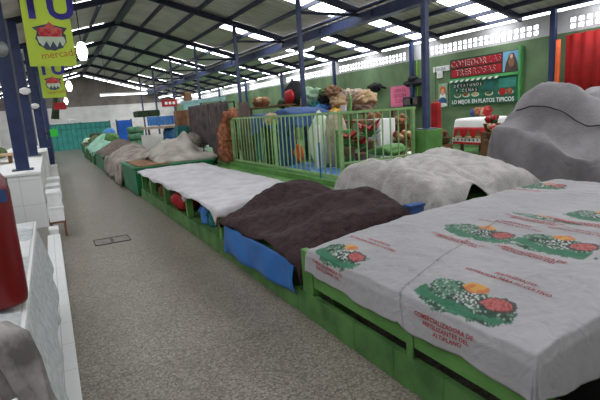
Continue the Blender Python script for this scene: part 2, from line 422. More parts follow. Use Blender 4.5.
for y in RY:
    for xa, xb in ((5.12, 5.96), (6.04, 6.82)):
        MB().poly([(xa, y+.12, zr(xa)+.05), (xb, y+.12, zr(xb)+.05), (xb, y+1.12, zr(xb)+.05), (xa, y+1.12, zr(xa)+.05)], (0, 0, -1), .01).build('skylight', 'skylight', ceil)
    MB().poly([(.88, y+.1, zr(.88)+.05), (2.2, y+.1, zr(2.2)+.05), (2.2, y+.8, zr(2.2)+.05), (.88, y+.8, zr(.88)+.05)], (0, 0, -1), .01).build('skylight', 'skylight', ceil)
    MB().poly([(-2.9, y+.1, zr(-2.9)+.05), (-.5, y+.1, zr(-.5)+.05), (-.5, y+.8, zr(-.5)+.05), (-2.9, y+.8, zr(-2.9)+.05)], (0, 0, -1), .01).build('skylight', 'skylight', ceil)
LY = [8.85+2.27*k for k in range(-6, 12)]
for y in LY:
    MB().bar((LX0, y, LZ0-.04), (XR, y, zl(XR)-.04), .07, .12).build('rafter', 'roof_steel', ceil)
    if y < -3: continue
    for xa, xb in ((7.1, 7.62), (7.7, 8.22), (8.3, 8.75)):
        MB().poly([(xa, y+.2, zl(xa)+.04), (xb, y+.2, zl(xb)+.04), (xb, y+.82, zl(xb)+.04), (xa, y+.82, zl(xa)+.04)], (0, 0, -1), .01).build('skylight', 'skylight', ceil)
for x in (7.66, 8.26, 8.75): MB().bar((x, Y0, zl(x)+.0), (x, Y1, zl(x)+.0), .05, .08).build('purlin', 'roof_steel', ceil)
gb = MB().box(6.78, 6.94, Y0, Y1, 3.5, 3.84); gb.box(6.7, 6.78, Y0, Y1, 3.5, 3.54); gb.box(6.7, 6.78, Y0, Y1, 3.8, 3.84)
mat('beam_blue', (46, 56, 88), .45, .15, 4)
gb.build('gutter_beam', 'beam_blue', ceil)

# posts between aisle and stalls: one steel post per rafter
names = ['nearest, on the green pier at the fence corner', 'behind the fence beside the colourful bundles', 'at the left end of the green fence',
         'rising behind the hung charcoal blankets', 'beside the pale canopy beyond the blankets', 'beyond the pale canopy, far down the hall', 'farthest of the row']
PX = 5.2
pys = [5.52, 9.4, 13.3, 17.4, 21.3, 25.2, 29.1]
for i, y in enumerate(pys):
    t = thing('steel_post', 'slim blue steel roof post, '+names[i], 'post', (PX, y, .5), 'blue posts along the stalls')
    z0 = 1.2 if i == 0 else .5
    MB().box(PX-.04, PX+.04, y-.045, y+.045, z0, zr(PX)-.1).build('shaft', 'blue_steel', t)
    MB().box(PX-.13, PX+.13, y-.13, y+.13, z0, z0+.015).build('base_plate', 'blue_steel', t)
    MB().bar((PX, y, 3.72), (6.78, y, 3.72), .05, .06).build('bracket_arm', 'roof_steel', t)
wn = ['beside the red curtain', 'behind the black hat on the green wall', 'behind the beige bundles', 'above the red backpack', 'third past the red backpack', 'fourth past the red backpack']
for i, y in enumerate((5.76, 9.65, 13.4, 17.3, 21.2, 25.1)):
    t = thing('steel_post', 'dark blue post against the green wall, '+wn[i], 'post', (8.62, y, .5), 'posts along the green wall')
    MB().box(8.58, 8.66, y-.05, y+.05, .5, zl(8.62)-.08).build('shaft', 'blue_post', t)
    MB().box(8.5, 8.74, y-.12, y+.12, .5, .515).build('base_plate', 'blue_post', t)
ln = ['nearest, on a white tiled counter', 'second, behind the nearest one', 'third, beside the bright green sign', 'thin, farthest of the left row']
for i, (x, y, w, z0) in enumerate(((-.45, 9.3, .2, .92), (-.37, 13.35, .2, .95), (-.16, 17.4, .24, .97), (.02, 23, .2, 0))):
    t = thing('steel_post', 'thick navy steel post left of the aisle, '+ln[i], 'post', (x, y, z0), 'navy posts left of the aisle')
    MB().box(x-w/2, x+w/2, y-w/2, y+w/2, z0, zr(x)-.1, .01).build('shaft', 'blue_post', t)
    MB().box(x-w*.8, x+w*.8, y-w*.8, y+w*.8, z0, z0+.02).build('base_plate', 'blue_post', t)
    MB().box(x+w/2, x+w/2+.03, y-.03, y+.03, z0+.25, 3.4).build('conduit', 'galv', t)

# platform and low walls
struct(MB().box(3.72, XR, -3, 30, 0, .5).build('floor_platform', 'green_block'))
lw = MB().box(3.52, 3.72, 5.5, 12.2, 0, .58); lw.box(3.72, 5.0, 5.5, 5.68, .5, .58); lw.box(3.06, 3.52, 5.5, 12.2, 0, .5)
struct(lw.build('wall_low', 'green_paint'))
struct(MB().box(5.04, 5.38, 5.36, 5.7, .5, 1.2, .01).build('trim_pier', 'green_paint'))
# block kerb along the stall fronts
b = MB(); y = -2.0; 
while y < 10.35:
    b.box(1.6, 1.645, y+.002, min(y+.398, 10.35), 0, .205, .006); y += .4
kerb = struct(b.build('trim_kerb', 'green_block'))
struct(MB().box(-.2, -.045, -2, 7.25, 0, .13, .004).build('trim_step', 'white_tile'))

# ================================================================ STALL FRONT RIGHT + PRINTED SHEET
t = thing('market_stall', 'low green wooden market stall under the printed white sheet', 'stall', (2.9, 1.9, 0))
MB().box(1.61, 1.65, 1.12, 2.93, .278, .50).build('front_board', 'green_paint', t)
MB().box(1.603, 1.66, 2.94, 3.1, .205, .55, .006).build('end_post', 'green_paint', t)
MB().box(1.60, 1.61, 1.83, 1.88, .2, .5).build('front_post', 'green_block', t)
MB().poly([(1.66, 1.13, .53), (4.55, 1.13, .63), (4.55, 2.98, .63), (1.66, 2.98, .53)], (0, 0, 1), .03).build('tabletop', 'green_paint', t)
MB().box(1.76, 4.5, 2.9, 2.96, .0, .53).build('far_side_panel', 'green_block', t)
MB().box(2.2, 2.24, .9, 2.9, 0, .52).build('back_panel', 'inside_shade', t)  # added near-black sheet, paints the shade seen through the gap below the board
for p in ((1.8, 1.2), (4.4, 1.2), (4.4, 2.85)): MB().box(p[0]-.04, p[0]+.04, p[1]-.04, p[1]+.04, 0, .53).build('leg', 'green_paint', t)

def zbig(x, y):
    z = .572+.115*(1-math.exp(-max(0, x-1.62)/.8))+.02*(x-1.62)
    z += .012*math.exp(-((y-(1.93+.3*(x-1.6)))/.02)**2)*(1 if x < 2.9 else .3)      # sewn seam
    z += .010*math.exp(-((y-(1.05+.33*(x-1.6)))/.025)**2)
    z += .02*math.exp(-((y-1.35-.25*(x-2.4))/.12)**2)*min(1, max(0, (x-2)/1))
    return z
D = Drape(1.61, 4.62, 1.1, 3.0, zbig, (lambda t: .195-.008*math.sin(t*9)+.008*math.sin(t*23)-.02*t, .25, lambda t: .2+.06*math.sin(t*14), .08), res=.0105, flare=.10, wave=.007, freq=26, seed=2, wr=.006, cr=.012, cf=1.8, rd=.012)
bm = D.bm()
nx, ny = len(D.xs), len(D.ys)
GX, GY = np.meshgrid(D.xs, D.ys, indexing='ij')
col = np.empty((nx, ny, 3)); base = np.array(lin((172, 170, 172))[:3]); col[:] = base
rng = np.random.default_rng(3)
def smooth_noise(shape, k, seed):
    r = np.random.default_rng(seed); gx, gy = shape[0]//k+3, shape[1]//k+3; g = r.random((gx, gy))
    xi = np.arange(shape[0])/k; yi = np.arange(shape[1])/k; i = xi.astype(int); j = yi.astype(int)
    fx = (xi-i)[:, None]; fy = (yi-j)[None, :]; fx = fx*fx*(3-2*fx); fy = fy*fy*(3-2*fy)
    return (g[np.ix_(i, j)]*(1-fx)+g[np.ix_(i+1, j)]*fx)*(1-fy)+(g[np.ix_(i, j+1)]*(1-fx)+g[np.ix_(i+1, j+1)]*fx)*fy
NA = smooth_noise((nx, ny), 3, 1); NB = smooth_noise((nx, ny), 7, 2); NC = rng.random((nx, ny)); ND = smooth_noise((nx, ny), 30, 5)
col *= (1-.16*ND-.07*NA)[..., None]
def L3(c): return np.array(lin(c)[:3])
# prints: (x, y, half width along y, half height along x, strength)
def sheet_at(px, py):
    z = .6
    for _ in range(8):
        p = at(px, py, Z=z); z = zbig(p.x, p.y)
    return p.x, p.y
PR = [sheet_at(342, 254)+(.24, .15, 1), sheet_at(466, 298)+(.29, .175, 1), sheet_at(481, 231)+(.27, .16, .9), sheet_at(556, 245)+(.26, .19, 1), sheet_at(543, 186)+(.22, .2, .9), sheet_at(545, 218)+(.26, .06, .6), sheet_at(598, 217)+(.2, .15, .8)]
for (px, py, hw, hh, st) in PR:
    u = -(GY-py)/hw; v = (GX-px)/hh       # u to the right as read from the aisle, v up
    n = NA-.5; m = NB-.5
    body = (u**2+((v+.15)/.8)**2) + 1.0*m + .5*n < .95
    body |= ((u+.55)/.4)**2+((v-.2)/.5)**2+.6*n < 1
    bowl = (np.abs(v+.62-.25*u*u) < .2+.3*m) & (np.abs(u) < .95)
    def put(mask, c, a=1.0): 
        k = (a*st*mask)[..., None]; col[:] = col*(1-k)+L3(c)*k
    put(body, (62, 112, 84), .9); put(body & (NA > .56), (28, 62, 48), .9); put(body & (NC > .88), (170, 184, 172), .8); put(body & (NC < .2), (26, 50, 42), .85)
    put(bowl, (40, 106, 76), .95)
    sp = ((u-.08)/.36)**2+((v-.02)/.42)**2 < 1
    put(sp & (NC > .66), (190, 192, 190), .95); put(sp & (NC < .38), (44, 40, 48), .9)
    org = ((u+.12)/.27)**2+((v-.66)/.27)**2 < 1; put(org, (200, 146, 62), .95); put(org & (NA+.4*(u+.1) > .55), (184, 98, 54), .8)
    rim = ((u-.55)/.34)**2+((v-.22)/.42)**2+.5*n < 1; put(rim, (52, 44, 44), .9)
    pk = ((u-.55)/.27)**2+((v-.22)/.33)**2+.5*n < 1; put(pk, (176, 92, 88), .95); put(pk & (NC > .7), (130, 44, 44), .8)
# thin printed/sewn seam line and grime at the hem
seam = (np.abs(GY-(1.93+.3*(GX-1.6))) < .006) & (GX < 2.9); col[seam] *= .6
cl = bm.loops.layers.float_color.new('tmp') if False else None
sheet = link('printed_sheet', bm, 'printed_sacking', None, True, .004)
at_ = sheet.data.color_attributes.new('Col', 'FLOAT_COLOR', 'POINT')
at_.data.foreach_set('color', np.concatenate([col.reshape(-1, 3), np.ones((nx*ny, 1))], 1).astype(np.float32).ravel())
tag(sheet, 'large white sheet printed with green vegetables and red lettering, over the nearest stall', 'sheet')
mat('red_ink', (160, 52, 56), .8, .08, 10)
def sheet_text(body, size, cx, cy, curve=.0, tilt=0.0):
    """letters read along -Y, up along +X, on the cloth's own surface"""
    bm = bmesh.new(); tb = text_bm(body, size, 1.05, .0008)
    bmesh.ops.triangulate(tb, faces=tb.faces[:]); bmesh.ops.subdivide_edges(tb, edges=[e for e in tb.edges if e.calc_length() > .03], cuts=1)
    off = {}
    for v in tb.verts:
        a, bb = v.co.x, v.co.y
        p = D.S(cx+bb+curve*a*a+tilt*a, cy-a)
        q1 = D.S(cx+bb+curve*a*a+tilt*a+.006, cy-a); q2 = D.S(cx+bb+curve*a*a+tilt*a, cy-a-.006)
        nn = (q1-p).cross(q2-p); nn = nn.normalized()
        if nn.z < -.2 or (abs(nn.z) < .2 and nn.x > 0): nn = -nn
        off[v] = p+nn*.004
    mp = {v: bm.verts.new(off[v]) for v in tb.verts}
    for f in tb.faces:
        try: bm.faces.new([mp[v] for v in f.verts])
        except ValueError: pass
    tb.free(); link('red_lettering', bm, 'red_ink', sheet)
LINES = ('COMERCIALIZADORA DE', 'FERTILIZANTES DEL', 'ALTIPLANO', )
def block(cx, cy, n=3, sz=.048):
    for i in range(n): sheet_text(LINES[i], sz*(1 if i else 1.0), cx-i*.036, cy-.02*i, .12)
block(1.535, 1.6, 3, .033)
block(1.535, 2.7, 2, .033)
for (px, py, hw, hh, st) in PR[2:]: block(px-hh-.07, py+.02, 2, .04)
for (px, py, hw, hh, st) in PR[:4]: sheet_text('NUTRICION PARA SU CULTIVO', .036, px+hh+.08, py-.03, -.12); sheet_text('FERTILIZANTES', .036, px+hh+.13, py-.05, -.12)

# ================================================================ BROWN COVERED STALL
t = thing('market_stall', 'low green stall hidden under the dark brown blanket and blue plastic', 'stall', (2.2, 4.1, 0))
MB().box(1.66, 2.7, 3.2, 4.95, .38, .42).build('tabletop', 'green_paint', t)
for p in ((1.8, 3.25), (2.6, 3.25), (1.8, 4.9), (2.6, 4.9)): MB().box(p[0]-.04, p[0]+.04, p[1]-.04, p[1]+.04, 0, .38).build('leg', 'green_paint', t)
zb = lambda x, y: .50+.32*(1/(1+math.exp(-(x-2.05)/.16)))*(1-.12*max(0, (3.55-y)/.4))*(.85+.15*math.sin(y*4)) + .03*math.sin(y*7+x*5)
Db = Drape(1.6, 2.72, 3.16, 4.98, zb, (vary(.03, .07, 9, 1), .15, .22, .12), res=.03, flare=.2, wave=.02, freq=24, seed=5, wr=.015, cr=.03, cf=2.6, off=.035)
tag(Db.build('brown_blanket', 'brown_cloth'), 'dark brown crumpled blanket heaped over the stall beside the printed sheet', 'blanket')
b = MB()
n = 36; V = []
for i in range(n+1):
    y = 3.17+(4.86-3.17)*i/n; row = []
    for j in range(10):
        z = .425-.315*j/9*(1-.18*(1-i/n)); x = 1.60-.035*math.sin(min(1, j/7)*PI/2)+.014*math.sin(y*9+j*.4)*j/9+.01*noise.noise(Vector((y*4, z*6, 1)))
        row.append(b.bm.verts.new((x-.012, y, z)))
    V.append(row)
for i in range(n):
    for j in range(9): b.bm.faces.new((V[i][j], V[i+1][j], V[i+1][j+1], V[i][j+1]))
tag(b.build('plastic_sheet', 'blue_plastic', None, True, .004), 'blue plastic sheet hanging on the stall front below the brown blanket', 'plastic sheet')

# ================================================================ GREY-WHITE SACKCLOTH BEHIND
t = thing('wooden_bench', 'green painted wooden bench glimpsed under the grey-white sackcloth', 'bench', (3.9, 4.2, 0))
MB().box(3.08, 4.65, 3.45, 4.8, .55, .62).build('tabletop', 'green_paint', t)
MB().box(3.15, 4.3, 3.42, 3.46, .1, .56).build('front_panel', 'green_paint', t)
for p in ((3.14, 3.52), (4.6, 3.52), (3.14, 4.75), (4.6, 4.75)): MB().box(p[0]-.04, p[0]+.04, p[1]-.04, p[1]+.04, 0 if p[0] < 3.5 else .5, .56).build('leg', 'green_paint', t)
def zg(x, y):
    a = .97-.15*max(0, (4.35-y)/1.2)**1.3-.25*max(0, y-4.5)
    a -= .05*max(0, (3.4-x)/.4)
    a -= .16*max(0, (x-4.45)/.3)**1.5*max(0, min(1, (4.6-y)/.8))
    a += .03*math.sin(x*4.4+.8)
    a += .07*math.exp(-((x-3.62-.12*(y-3.2))/.14)**2)*max(0, (4.4-y)/1.2)+.035*math.sin(x*8+y*2)*math.exp(-((y-3.6)/.5)**2)
    return a
def hemg(tt):
    # the front fall, lifted in the middle
    x = 3.14+tt*1.61
    return .48-.45*math.exp(-((x-3.66)/.34)**2)+.015*math.sin(x*17)
Dg = Drape(3.14, 4.75, 3.22, 4.85, zg, (.42, .22, hemg, .3), res=.03, flare=.28, wave=.035, freq=19, seed=9, wr=.012, cr=.05, cf=2.6, rd=.07)
tag(Dg.build('sackcloth', 'grey_white_cloth'), 'rumpled grey-white sackcloth over a bench between brown blanket and printed sheet', 'cloth')
t = thing('plastic_crate', 'small blue plastic crate peeking from under the grey-white sackcloth', 'crate', (2.82, 3.16, .5))
MB().box(2.76, 2.88, 3.13, 3.19, 0, .5).build('pedestal', 'green_block', t)
MB().box(2.74, 2.9, 3.12, 3.2, .5, .70, .01).build('body', 'blue_cloth', t); MB().box(2.73, 2.91, 3.11, 3.21, .69, .715, .006).build('rim', 'blue_cloth', t)

# ================================================================ WHITE SHEET STALL
t = thing('market_stall', 'long low green stall with open compartments under the plain white sheet', 'stall', (2.5, 7.7, 0))
MB().box(1.62, 3.0, 5.1, 10.25, .515, .54).build('tabletop', 'green_paint', t)
for y in (5.12, 6.6, 8.05, 9.25, 10.15): MB().box(1.61, 1.70, y-.045, y+.045, .205, .515, .004).build('divider_post', 'green_paint', t)
MB().box(2.25, 2.3, 5.1, 10.25, 0, .5).build('back_panel', 'green_block', t)
MB().box(1.645, 2.25, 5.1, 10.25, .14, .19).build('shelf', 'green_block', t)
def zw(x, y):
    return .59+.02*math.sin(y*2.3)*math.sin(x*2)+.06*math.exp(-((y-5.25)/.2)**2-((x-2.6)/.5)**2)+.03*math.exp(-((x-3.3)/.3)**2)
Dw = Drape(1.57, 3.0, 5.07, 10.35, zw, (lambda t: .035+.015*math.sin(t*31)+.15*math.exp(-(t/.02)**2), .02, vary(.06, .14, 9), .05), res=.04, flare=.1, wave=.01, freq=20, seed=12, wr=.010, cr=.012, cf=2)
ws = Dw.build('white_sheet', 'white_sheet')
tag(ws, 'plain white sheet spread flat over the long stall behind the brown blanket', 'sheet')
def bag(name, label, x, y, z, w, h, m, cat='bag', nz=.12, seed=1):
    t = thing(name, label, cat, (x, y, z))
    MB().blob((x, y, z+h*.47), (w*.5, w*.6, h*.52), nz, seed, 3, flat=.9).build('body', m, t, True)
    MB().tube([(x, y-.06, z+h*.93), (x, y-.05, z+h*1.02), (x, y+.05, z+h*1.02), (x, y+.06, z+h*.93)], .008).build('handle', m, t, True)
    return t
bag('shopping_bag', 'red plastic bag in a compartment under the white sheet', 1.78, 7.25, .19, .46, .32, 'red', seed=3)
def jug(label, x, y, m, mc, h=.28):
    t = thing('plastic_jug', label, 'jug', (x, y, .19)); r = .085
    bo = MB().lathe([(r*.9, .19), (r, .205), (r, .19+h*.3), (r*.95, .19+h*.33), (r, .19+h*.36), (r, .19+h*.6), (r*.8, .19+h*.75), (r*.35, .19+h*.88), (r*.3, .19+h*.92)], x, y).build('body', m, t, True)
    MB().lathe([(r*.36, .19+h*.9), (r*.36, .19+h), (r*.3, .19+h*1.0)], x, y).build('cap', mc, bo, True)
    MB().tube([(x-r*.9, y, .19+h*.5), (x-r*1.25, y, .19+h*.6), (x-r*.8, y, .19+h*.82)], .012).build('handle', m, bo, True)
jug('big blue water jug under the white sheet, left of the green one', 1.75, 6.08, 'sky_blue', 'bright_blue', .29)
jug('teal green jug under the white sheet, right of the blue one', 1.78, 5.84, 'teal', 'green_metal', .26)
t = thing('plastic_bucket', 'dark red bucket under the near end of the white sheet', 'bucket', (1.8, 5.52, .19))
MB().lathe([(.08, .19), (.11, .44), (.12, .45), (.105, .45), (.075, .2)], 1.8, 5.52).build('body', 'red', t, True)
MB().tube([(1.8, 5.41, .43), (1.75, 5.45, .37), (1.71, 5.52, .35), (1.75, 5.59, .37), (1.8, 5.63, .43)], .005).build('handle', 'galv', t)
t = thing('plastic_bottle', 'small yellow-green bottle at the near corner under the white sheet', 'bottle', (1.69, 5.22, .19))
MB().lathe([(.035, .205), (.038, .22), (.038, .35), (.015, .4), (.015, .42)], 1.68, 5.23).build('body', 'lime', t, True)
MB().lathe([(.018, .42), (.018, .445), (.016, .446)], 1.68, 5.23).build('cap', 'green_metal', t)
for i, (y, m, lab) in enumerate(((7.75, 'foliage_dark', 'dark green'), (8.7, 'wood', 'brown'), (9.7, 'olive', 'olive'))):
    bag('shopping_bag', lab+' bag tucked in a compartment at the far end under the white sheet', 1.8, y, .19, .3, .28, m, seed=20+i)
tag(MB().blob((1.6, 6.62, .49), (.03, .07, .06), .3, 4).build('cloth_knot', 'white_sheet', None, True), 'knotted white cloth corner between the red bag and blue jug', 'cloth')
# pole standing at the back of the white sheet
t = thing('cone_stand', 'thin dark iron stand on the far edge of the white sheet', 'stand', (3.2, 10.1, .6))
p = at(205, 160, X=3.3)
t.location = (3.3, p.y, .58); ORG[t.name] = Vector(t.location)
MB().cyl((3.3, p.y, .6), (3.3, p.y, 1.15), .012).build('pole', 'black', t); MB().cyl((3.2, p.y, .98), (3.4, p.y, .98), .01).build('crossbar', 'black', t); MB().cyl((3.3, p.y, .58), (3.3, p.y, .6), .1).build('foot', 'black', t)

# ================================================================ STALLS FURTHER DOWN THE RIGHT SIDE
t = thing('metal_bin', 'emerald green metal box stall past the white sheet', 'bin', (2.4, 11.5, 0))
MB().box(1.55, 3.3, 10.5, 12.45, .02, .6, .01).build('body', 'green_metal', t)
MB().box(1.5, 3.35, 10.45, 12.5, .6, .64, .01).build('lid', 'green_metal', t)
tag(MB().box(1.62, 2.3, 10.5, 12.2, .64, .665).build('cardboard_sheet', 'cardboard'), 'brown cardboard sheets lying on the emerald metal box', 'cardboard')
def mound(name, label, x0, x1, y0, y1, base, lst, hem, m, seed, wr=.035, cat='tarp', res=.06):
    Dm = Drape(x0, x1, y0, y1, bumps(base, lst), hem, res=res, flare=.1, wave=.035, freq=9, seed=seed, wr=wr*.5, cr=wr*1.7, cf=2.3, rd=.06)
    return tag(Dm.build(name, m), label, cat)
mound('tarpaulin', 'cream tarpaulin heap peaking behind the emerald metal box', 2.1, 3.5, 10.75, 13.6, .7, [(2.9, 12.2, .55, .9, .42), (3.0, 11.6, .16, .2, .3), (2.7, 12.9, .2, .25, .12), (2.4, 11.7, .35, .5, .16)], (.06, .2, .06, .1), 'cream_tarp', 31, .05, res=.05)
t = thing('market_stall', 'stall hidden under the beige tarpaulin with rust streaks', 'stall', (2.4, 14.5, 0))
MB().box(1.7, 3.3, 12.7, 16.2, .5, .56).build('tabletop', 'wood', t)
for p in ((1.8, 12.8), (1.8, 16.1), (3.2, 12.8), (3.2, 16.1)): MB().box(p[0]-.04, p[0]+.04, p[1]-.04, p[1]+.04, 0, .5).build('leg', 'wood', t)
mound('tarpaulin', 'beige tarpaulin with hanging sides, next past the emerald metal box', 1.55, 2.8, 12.6, 16.4, .6, [(2.2, 15.2, .5, 1, .3), (2.4, 13.5, .4, .6, .2), (2.5, 16, .4, .5, .2)], (vary(.45, .56, 12), .1, .3, .3), 'beige_tarp', 33, .03)
for k, (yy, zz) in enumerate(((13.6, .3), (14.2, .33))):
    pass
t = thing('metal_bin', 'dark green metal stall base under the taupe tarpaulin', 'bin', (2.2, 18, 0))
MB().box(1.55, 3, 16.7, 20, 0, .52, .01).build('body', 'green_metal', t); MB().box(1.5, 3.05, 16.65, 20.05, .52, .56, .01).build('lid', 'green_metal', t)
mound('tarpaulin', 'taupe tarpaulin bulging over the dark green stall, third past the white sheet', 1.55, 3, 16.7, 20, .6, [(2.3, 18.3, .55, 1.2, .42)], (vary(.08, .16, 9), .1, .1, .2), 'taupe_tarp', 35, .04)
t = thing('market_stall', 'green slatted stall under the pale aqua tarpaulin far down the aisle', 'stall', (2.2, 23.5, 0))
MB().box(1.55, 3, 20.8, 26, .45, .52).build('tabletop', 'green_metal', t)
MB().box(1.55, 1.6, 20.8, 26, 0, .45).build('front_panel', 'olive', t)
for y in (20.85, 22.5, 24.2, 25.9): MB().box(1.5, 1.56, y-.05, y+.05, 0, .5).build('front_post', 'green_metal', t)
mound('tarpaulin', 'pale aqua tarpaulin far down the aisle near the turquoise gate', 1.55, 3, 20.8, 25.6, .55, [(2.3, 23.2, .6, 1.7, .6)], (vary(.05, .2, 7), .1, .15, .2), 'aqua_tarp', 37, .04)
t = thing('market_stall', 'farthest green stall against the turquoise gate', 'stall', (2.4, 29, 0))
MB().box(1.75, 4.0, 27, 32, .0, .5).build('body', 'green_metal', t); MB().box(1.7, 4.05, 26.9, 32, .5, .55).build('tabletop', 'olive', t)
for i, (dx, dy, m, h) in enumerate(((2.3, 27.6, 'olive', .45), (2.5, 28.6, 'foliage_dark', .6), (2.2, 29.6, 'mint_white', .35))):
    tag(MB().blob((dx, dy, .55+h*.45), (.45, .5, h*.55), .25, 40+i, 3, flat=.8).build('sack', m, None, True), ('olive', 'dark green', 'pale')[i]+' sack on the farthest green stall', 'sack', 'sacks on the farthest stall')
# stacked green rolls, blue tubs and panels behind the far stalls
for i in range(3):
    p = at(136, 136+5.5*i, X=3.35); d = 14.2
    y = 20.6; xr = at(137, 140, Y=20.6).x
    z = .70+.29*(2-i)
    t = thing('fabric_roll', ('top', 'middle', 'bottom')[i]+' green rolled sack of the stack behind the taupe tarpaulin', 'roll', (xr, y, z-.145), 'stacked green rolls')
    MB().tube([(xr-.3+.6*k/8, y+.02*math.sin(k), z) for k in range(9)], .145, 14, nz=.03, seed=i).build('roll', 'sack_green', t, True)
    MB().tube([(xr-.32, y, z), (xr-.3, y, z)], .09, 12).build('end', 'wood', t)
tag(MB().box(xr-.35, xr+.35, 20.4, 20.8, 0, .555, .01).build('wooden_crate', 'wood'), 'low wooden crate beneath the stack of green rolls', 'crate')
t = thing('plastic_barrel', 'blue plastic barrel to the right of the stacked green rolls', 'barrel', (3.98, 17.6, .5))
MB().lathe([(.2, .5), (.23, .54), (.24, .8), (.22, .84), (.24, .88), (.23, 1.2), (.18, 1.27)], 3.98, 17.6, 18).build('body', 'sky_blue', t, True)
MB().lathe([(.19, 1.26), (.19, 1.3), (.17, 1.31)], 3.98, 17.6).build('lid', 'bright_blue', t)
t = thing('privacy_screen', 'bright blue panel screen behind the taupe tarpaulin', 'screen', (4, 23.5, .5))
pa, pb = at(117, 131, Y=23.0), at(128, 121, Y=23.0)
MB().box(pa.x, pb.x+.15, 23, 23.05, .6, pb.z+.05).build('panel', 'bright_blue', t); 
for x in (pa.x, pb.x+.12): MB().box(x, x+.05, 22.98, 23.07, .5, pb.z+.1).build('leg', 'blue_post', t)
tag(MB().blob(at(112, 140, Y=22)+Vector((0, 0, .0)), (.3, .3, .3), .2, 51).build('sack', 'leaf', None, True), 'light green sack between the aqua tarpaulin and the blue panel', 'sack')
t = thing('market_stall', 'stall with a blue striped counter skirt beyond the cream tarpaulin', 'stall', (4.3, 17.5, .5))
pa, pb = at(147, 117, Y=17), at(176, 124, Y=17)
MB().box(pa.x, pb.x, 17, 17.06, pb.z, pa.z, .01).build('skirt', 'sky_blue', t)
MB().box(pa.x-.1, pb.x+.1, 16.9, 18.2, pb.z-.12, pb.z-.04).build('counter', 'beige', t)
for x in (pa.x, pb.x-.06): MB().box(x, x+.06, 17.1, 17.16, .5, pb.z-.1).build('leg', 'wood', t)
for k in range(9): MB().box(pa.x+(pb.x-pa.x)*(k+.3)/9, pa.x+(pb.x-pa.x)*(k+.6)/9, 16.985, 17, pb.z, pa.z-.02).build('stripe', 'royal_sheet', t)
tag(MB().box(pa.x-.2, pb.x-.4, 17.5, 18.6, pa.z+.02, pa.z+.24, .05).build('awning', 'foliage_dark'), 'dark green folded awning on top of the blue striped stall', 'awning')
MBp = at(148, 135, Y=16.2)
t = thing('leaning_board', 'white board leaning below the blue striped skirt', 'board', (MBp.x, 16.3, .5))
MB().box(MBp.x-.2, MBp.x+.45, 16.28, 16.34, .5, 1.15).build('board', 'white_paint', t)
p = at(170, 103, Y=19)
t = thing('hanging_sign', 'small red sign hanging above the blue striped stall', 'sign', p)
MB().box(p.x-.32, p.x+.28, 19, 19.03, p.z-.14, p.z+.14, .01).build('panel', 'red', t); MB().cyl((p.x, 19.01, p.z+.14), (p.x, 19.01, 3.4), .008).build('hanger', 'black', t)
for k in range(3): MB().box(p.x-.2+k*.15, p.x-.1+k*.15, 18.99, 19, p.z-.05, p.z+.05).build('mark', 'white', t)
p = at(189, 110, Y=16.4)
t = thing('cardboard_tube', 'upright brown cardboard column left of the pale canopy', 'cardboard', (p.x, 16.4, .5))
MB().box(p.x-.12, p.x+.12, 16.3, 16.5, .5, at(189, 92, Y=16.4).z, .02).build('column', 'cardboard', t); MB().box(p.x-.13, p.x+.13, 16.29, 16.51, 1.0, 1.05).build('band', 'tan', t)
p = at(183, 130, Y=14.8)
tag(MB().box(p.x-.22, p.x+.16, 14.6, 15, .5, p.z+.13, .02).build('storage_box', 'teal'), 'dark teal storage box behind the cream tarpaulin', 'box')
tag(MB().box(p.x-.2, p.x+.12, 14.62, 14.95, p.z+.13, p.z+.6, .02).build('carton', 'cardboard'), 'brown carton standing on the dark teal storage box', 'carton')
p = at(196, 122, Y=14.4)
for k, (m, dx, h, lab) in enumerate((('orange', 0, .9, 'orange'), ('wood', .12, .8, 'brown'), ('black_cloth', .24, .95, 'black'))):
    tag(MB().blob((p.x-.15+dx, 14.4+k*.05, p.z-.1), (.07, .08, h*.5), .3, 60+k).build('garment', m, None, True), lab+' narrow garment hanging left of the charcoal blankets', 'garment', 'garments left of the blankets')
tag(MB().blob(at(192, 141, Y=12.9), (.25, .25, .22), .25, 64).build('bundle', 'beige_tarp', None, True), 'small beige bundle beside the cream tarpaulin peak', 'bundle')
# pale canopy
t = thing('stall_canopy', 'pale teal stall canopy frame above the charcoal blankets', 'canopy', (4.5, 15, .5))
pa, pb = at(182, 103, Y=15.2), at(238, 99, Y=11.6)
MB().bar((pa.x, 15.2, pa.z), (pb.x-.1, 12.4, pb.z+.06), .1, .1).build('front_bar', 'canopy_teal', t)
MB().box(pa.x, pa.x+.55, 15.1, 15.2, pa.z-.22, pa.z+.05).build('end_panel', 'canopy_teal', t)
MB().box(pa.x, pa.x+.05, 15.15, 15.2, .5, pa.z).build('leg', 'canopy_teal', t); MB().box(pb.x-.15, pb.x-.1, 12.38, 12.43, .5, pb.z).build('leg', 'canopy_teal', t)
